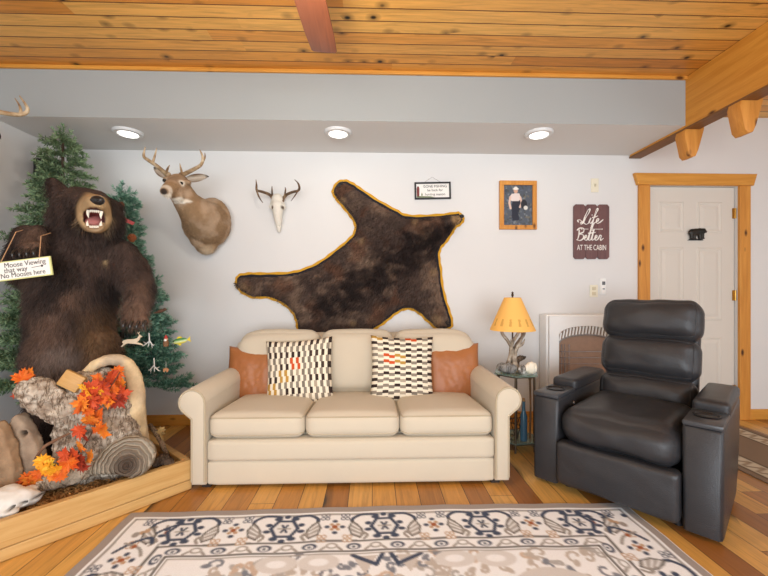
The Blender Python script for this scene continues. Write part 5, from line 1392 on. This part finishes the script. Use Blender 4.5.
LOW = [(90, 420, 'a'), (96, 417, 'o'), (98, 428, 'o'), (103, 431, 'a'), (79, 431, 'r'), (84, 436, 'd'), (80, 446, 'a'), (90, 457, 'a'), (72, 457, 'r'), (78, 461, 'd'), (68, 463, 'o'), (82, 466, 'd'), (58, 470, 'y'), (52, 474, 'a'), (60, 476, 'o'), (43, 461, 'y'), (48, 465, 'g'), (45, 470, 'y'), (38, 474, 'o'), (32, 482, 'a'), (25, 482, 'o'), (28, 479, 'o'), (64, 455, 'r')]
garland('orange and red maple leaves heaped on the upper part of the stump', [(120, 372, LY(120) - .15), (108, 390, LY(108) - .165), (96, 398, LY(96) - .165), (84, 410, LY(84) - .15)], [(x, y, gy(x, y) + (.03 if y < 385 else 0), c) for x, y, c in UP])
garland('orange, red and yellow maple leaf garland trailing down the front of the stump', [(98, 418, LY(98) - .17), (88, 440, LY(88) - .17), (76, 455, LY(76) - .17), (55, 468, 1.86), (28, 480, 1.86)], [(x, y, (gy(x, y) if x > 62 else 1.845), c) for x, y, c in LOW])
garland('orange maple leaf sprig behind the broken limb at left', [(20, 392, LY(20) + .07), (26, 384, LY(26) + .05)], [(22, 377, LY(22) + .03, 'o'), (28, 374, LY(28) + .04, 'a'), (20, 383, LY(20) + .05, 'r'), (19, 392, LY(19) + .06, 'r'), (33, 378, LY(33) + .05, 'o')])
lf_ = garland('single dry tan leaf at the right corner of the box', [(158, 437, 2.27), (165, 433, 2.27)], [(160, 434, 2.25, 'g')], .085)
lf_.name = 'dry_leaf'
for ch in lf_.children:
    if ch.name.startswith('leaf'): ch.data.materials.clear(); ch.data.materials.append(plain('dry_leaf_tan', '#b99a63', .8, var=.2, sc=40))

# ------------------------------------------------------------------ wall speaker and left wall
sp_ = P(34, 167, 2.78)
t = thing('wall_speaker', 'small black speaker on the left wall behind the tall fir', 'speaker', (WX + .002, 3.03, 1.98))
m = MB(); m.box((.075, 0, 0), (.11, .16, .27), bev=.01); m.build('cabinet', M_black, t); m = MB(); m.box((.012, 0, 0), (.024, .06, .06)); m.build('bracket', M_black, t)
# ------------------------------------------------------------------ heater
h0 = P(548, 315, WY - .17); h1 = P(612, 315, WY - .17); hx0, hx1 = h0.x, h1.x + .06; hz1 = h0.z; hz0 = .22; fy = WY - .17
ht = thing('wall_heater', 'white wall heater with arched grille behind the recliner', 'heater', ((hx0 + hx1) / 2, WY, hz0))
m = MB(); m.box(((hx0 + hx1) / 2, WY - .07, (hz0 + hz1) / 2), (hx1 - hx0, .14, hz1 - hz0), bev=.012); m.build('housing', M_white, ht, True)
# front face with an arched opening
ox0, ox1 = P(559, 340, fy).x, P(559, 340, fy).x + .46; oz1 = P(580, 326, fy).z; oz0 = .34; cx = (ox0 + ox1) / 2
arch = [(ox0, oz0)] + [(cx - (ox1 - ox0) / 2 * cos(pi * k / 16), oz1 - .075 + .075 * sin(pi * k / 16)) for k in range(17)] + [(ox1, oz0)]
bm = bmesh.new(); outer = [(hx0 + .012, hz0 + .02)] + [(hx0 + .012 + (hx1 - hx0 - .024) * k / 16, hz1 - .012) for k in range(17)] + [(hx1 - .012, hz0 + .02)]
A = [bm.verts.new((x, fy, z)) for x, z in outer]; Bv = [bm.verts.new((x, fy, z)) for x, z in arch]; A2 = [bm.verts.new((x, WY - .138, z)) for x, z in outer]; B2 = [bm.verts.new((x, WY - .138, z)) for x, z in arch]; N = len(A)
for i in range(N):
    j = (i + 1) % N
    bm.faces.new((A[i], A[j], Bv[j], Bv[i])); bm.faces.new((A[j], A[i], A2[i], A2[j])); bm.faces.new((Bv[i], Bv[j], B2[j], B2[i]))
bmesh.ops.recalc_face_normals(bm, faces=bm.faces)
me = bpy.data.meshes.new('front_cover'); bm.to_mesh(me); bm.free(); link('front_cover', me, M_white, ht, True)
m = MB(); m.prism(arch, WY - .145, WY - .139, 'y'); m.build('heat_reflector', plain('bronze_reflector', '#a3846f', .4, metal=.3, var=.2, sc=30), ht, True, smooth=False)
# louvre slots along the arch
for k in range(17):
    x = ox0 + .012 + (ox1 - ox0 - .03) * k / 16; u = (x - cx) / ((ox1 - ox0) / 2); zt = oz1 - .075 + .075 * sqrt(max(0, 1 - u * u)) - .004; m = MB(); m.box((x + .004, fy + .012, zt - .033), (.011, .012, .07), rot=(0, radians(10), 0)); m.build('grille_bar', M_white, ht, True, smooth=False)
m = MB(); m.tube([(ox0 + .005, fy + .01, oz1 - .14)] + [(cx - (ox1 - ox0 - .01) / 2 * cos(pi * k / 12), fy + .008, oz1 - .14 + .068 * sin(pi * k / 12)) for k in range(1, 12)] + [(ox1 - .005, fy + .01, oz1 - .14)], .007, 8); m.build('grille_rail', plain('grey_rail', '#8a8784', .4), ht, True)
for z in (oz1 - .21, oz1 - .26, oz1 - .31): m = MB(); m.tube([(ox0 + .01, fy + .012, z), (ox1 - .01, fy + .012, z)], .003, 6); m.build('guard_wire', M_chrome, ht, True)
for x in (ox0 + .03, ox0 + .055, ox0 + .09): m = MB(); m.tube([(x, fy + .014, oz1 - .15), (x, fy + .014, oz0 + .01)], .003, 6); m.build('guard_wire', M_chrome, ht, True)

# ------------------------------------------------------------------ glass side table
TX, TY, TZ = P(517, 400, 2.72).x, 2.74, .535
gl = NT('table_glass'); gl.b.inputs['Transmission Weight'].default_value = .75; gl.b.inputs['IOR'].default_value = 1.45; M_glass = gl.fin('#b9d6c8', .05)
M_tmet = plain('bronze_leg', '#6a5c4c', .35, metal=.6)
tb = thing('side_table', 'small hexagonal glass side table with metal legs between sofa and recliner', 'side table', (TX, TY, 0))
hexa = lambda r: [(r * cos(radians(60 * k + 8)), r * sin(radians(60 * k + 8))) for k in range(6)]
m = MB(); m.prism(hexa(.165), TZ - .010, TZ, 'z', bev=.002); m.build('table_top', M_glass, tb, smooth=False)
m = MB(); m.prism(hexa(.155), .06, .07, 'z', bev=.002); m.build('shelf', M_glass, tb, smooth=False)
for k in range(6):
    a = radians(60 * k + 8); m = MB(); m.tube([(.142 * cos(a), .142 * sin(a), 0), (.142 * cos(a), .142 * sin(a), TZ - .010)], .007, 10); m.build('leg', M_tmet, tb)
    m = MB(); b_ = radians(60 * k + 68); m.tube([(.142 * cos(a), .142 * sin(a), .055), (.142 * cos(b_), .142 * sin(b_), .055)], .005, 8); m.build('stretcher', M_tmet, tb); m = MB(); m.tube([(.142 * cos(a), .142 * sin(a), TZ - .016), (.142 * cos(b_), .142 * sin(b_), TZ - .016)], .005, 8); m.build('top_rail', M_tmet, tb)
# lamp with an antler base
LX, LYY = P(512.5, 340, TY).x, TY
lp = thing('table_lamp', 'table lamp with a golden parchment shade on an antler base', 'lamp', (LX, LYY, TZ))
sz1 = P(513, 297.5, TY).z - TZ; sz0 = P(513, 330, TY).z - TZ
n = NT('parchment_shade'); xyz = n.sep(n.obj()); a_ = n.math('ARCTAN2', xyz[1], xyz[0]); fr = n.math('FRACT', n.math('MULTIPLY', a_, 14 / (2 * pi)))
ln = n.math('LESS_THAN', n.math('ABSOLUTE', n.math('SUBTRACT', fr, .5)), n.math('MULTIPLY', n.noise(n.obj(), 40, 2), .28)); zb = n.math('MULTIPLY', n.math('GREATER_THAN', xyz[2], sz0 + .035), n.math('LESS_THAN', xyz[2], sz0 + .085))
n.b.inputs['Emission Color'].default_value = lin4('#e8a040'); n.b.inputs['Emission Strength'].default_value = .22
M_shade = n.fin(n.mix(n.math('MULTIPLY', n.math('MULTIPLY', ln, zb), .45), '#dfae62', '#6d4a1c'), .6, 0, .2)
M_lant = NT('weathered_antler'); _v = M_lant.obj(); M_lant = M_lant.fin(M_lant.ramp(M_lant.noise(_v, 30, 4), [(.3, '#5e5044'), (.5, '#938472'), (.7, '#c2b6a3')]), .55)
r0, r1 = 22.5 / 141.5, 8.2 / 141.5
m = MB(); m.lathe([(r0, sz0), (r1, sz1), (r1 - .003, sz1), (r0 - .003, sz0), (r0, sz0)], (0, 0, 0), 40); m.build('lamp_shade', M_shade, lp)
m = MB(); m.tube([(0, 0, .05), (0, 0, sz1 + .01)], .006, 10); m.lathe([(0, 0), (.006, 0), (.01, .01), (.006, .02), (.009, .028), (0, .036)], (0, 0, sz1 + .008), 14); m.tube([(-r1, 0, sz1 - .002), (r1, 0, sz1 - .002)], .002, 6); m.build('rod_and_finial', M_bronze, lp)
for k, (a0, tw) in enumerate(((.3, 2.4), (1.9, -2.3), (2.9, 2.2), (4.4, 2.5), (5.4, -2.2))):
    pts = []
    for i in range(8):
        t_ = i / 7; a = a0 + tw * t_; r = .062 - .052 * sin(pi * min(1, t_ * 1.35)) * .8 + .02 * (t_ > .8)
        pts.append((r * cos(a), r * sin(a) * .8, .01 + (sz0 + .0) * t_, .0175 - .008 * t_))
    tl = pts[4]; tip = (tl[0] * 2.6 + .02 * cos(a0), tl[1] * 1.5 - .02, tl[2] + .06, .002); md = ((tl[0] + tip[0]) / 2 + .01, (tl[1] + tip[1]) / 2, tl[2] + .02, .009)
    antler('antler', pts, [[(tl[0], tl[1], tl[2], .013), md, tip]], lp, M_lant)
m = MB(); m.sph((0, 0, .012), (.055, .05, .018)); m.build('base', M_antler, lp)
# things around the lamp foot
def onto(name, label, cat, px, py, shapes, vox, disp, cols, sc=8, mat=None, z=TZ):
    m = MB(); [f(m) for f in shapes]; me = blob(m, vox, 2, disp); z0 = min(v.co.z for v in me.vertices); me.transform(Matrix.Translation((0, 0, -z0))); paint(me, tint_noise(cols, sc))
    o = link(name, me, mat or M_bark); p = P(px, py, TY - .07); o.location = (p.x, TY - .07, z + .0005); tag(o, label, cat); return o
o = onto('grey_stone', 'grey flat stone under the lamp at the left of the side table', 'stone', 509, 376, [lambda m: m.sph((0, 0, .02), (.06, .035, .036)), lambda m: m.sph((-.04, .02, .024), (.04, .035, .03))], .006, rough(.004, 30), ('#7d7c7a', '#a5a4a0', '#8e8c88'))
o = onto('white_clam_shell', 'cream clam shell at the right of the side table', 'shell', 530, 376, [lambda m: m.sph((0, 0, .03), (.046, .028, .044)), lambda m: m.sph((-.02, 0, .018), (.032, .022, .018))], .005, lambda co, n: .002 * sin(co.x * 260), ('#e6dcc4', '#f0e8d6', '#d9ccb0'), mat=tinted('shell_white', .5, .06, 60, .3)); o.location.y -= .02
o = onto('spotted_stone', 'small white and black spotted stone between grey stone and shell', 'stone', 520.5, 377, [lambda m: m.sph((0, 0, .025), (.026, .02, .034))], .004, rough(.002, 50), ('#d8d4cc', '#e5e1da', '#55504c', '#e0dcd4'), 40); o.location.y -= .03
o = onto('driftwood', 'dark brown driftwood piece behind the shell on the side table', 'driftwood', 529, 370, [lambda m: m.tube([(-.03, 0, .07), (.0, 0, .085), (.04, 0, .09)], [.018, .02, .006], 10), lambda m: m.tube([(-.03, 0, .0), (-.025, 0, .07)], [.02, .018], 10)], .006, rough(.004, 40), ('#5c4d40', '#81705f')); o.location.y = TY + .06; o.location.x -= .01
# basket of sticks and a blue bottle on the lower shelf
bk = thing('wire_basket', 'small dark wire basket on the glass shelf of the side table', 'basket', (TX - .045, TY - .02, .071))
M_wire = plain('dark_wire', '#33302f', .4, metal=.5)
for k in range(10):
    a = 2 * pi * k / 10; m = MB(); m.tube([(.05 * cos(a), .05 * sin(a), .002), (.065 * cos(a + .5), .065 * sin(a + .5), .08), (.075 * cos(a), .075 * sin(a), .16)], .0022, 6, sm=4); m.build('wire', M_wire, bk)
for z, r in ((.003, .05), (.08, .066), (.16, .075)): m = MB(); m.tube([(r * cos(2 * pi * k / 20), r * sin(2 * pi * k / 20), z) for k in range(20)], .003, 6, closed=True); m.build('rim', M_wire, bk)
bt = thing('blue_bottle', 'slim blue glass bottle on the glass shelf of the side table', 'bottle', (P(524, 430, TY - .09).x, TY - .085, .071))
gb = NT('blue_glass'); gb.b.inputs['Transmission Weight'].default_value = .5; M_blue = gb.fin('#5b8fb0', .1)
m = MB(); m.lathe([(0, 0), (.022, 0), (.024, .01), (.024, .17), (.012, .21), (.010, .27), (.012, .275), (0, .275)], n=20); m.build('glass', M_blue, bt)
m = MB(); m.lathe([(0, .272), (.009, .272), (.009, .295), (0, .295)], n=14); m.build('cork', plain('cork', '#a98356', .8), bt)
# walking sticks leaning behind the arm
for x, h, col, lab in ((.09, .42, '#7a5c3e', 'thin brown walking stick leaning against the side table shelf'),):
    m = MB(); m.tube([(0, 0, 0), (.004, .0, h * .5), (0, .0, h)], [.008, .007, .008], 8, sm=4); m.sph((0, 0, h), .012, seg=10); o = m.build('short_stick', plain('stick_brown', col, .6), None); o.location = (TX + x, TY - .03, .071); tag(o, 'short brown stick standing on the glass shelf of the side table', 'stick')
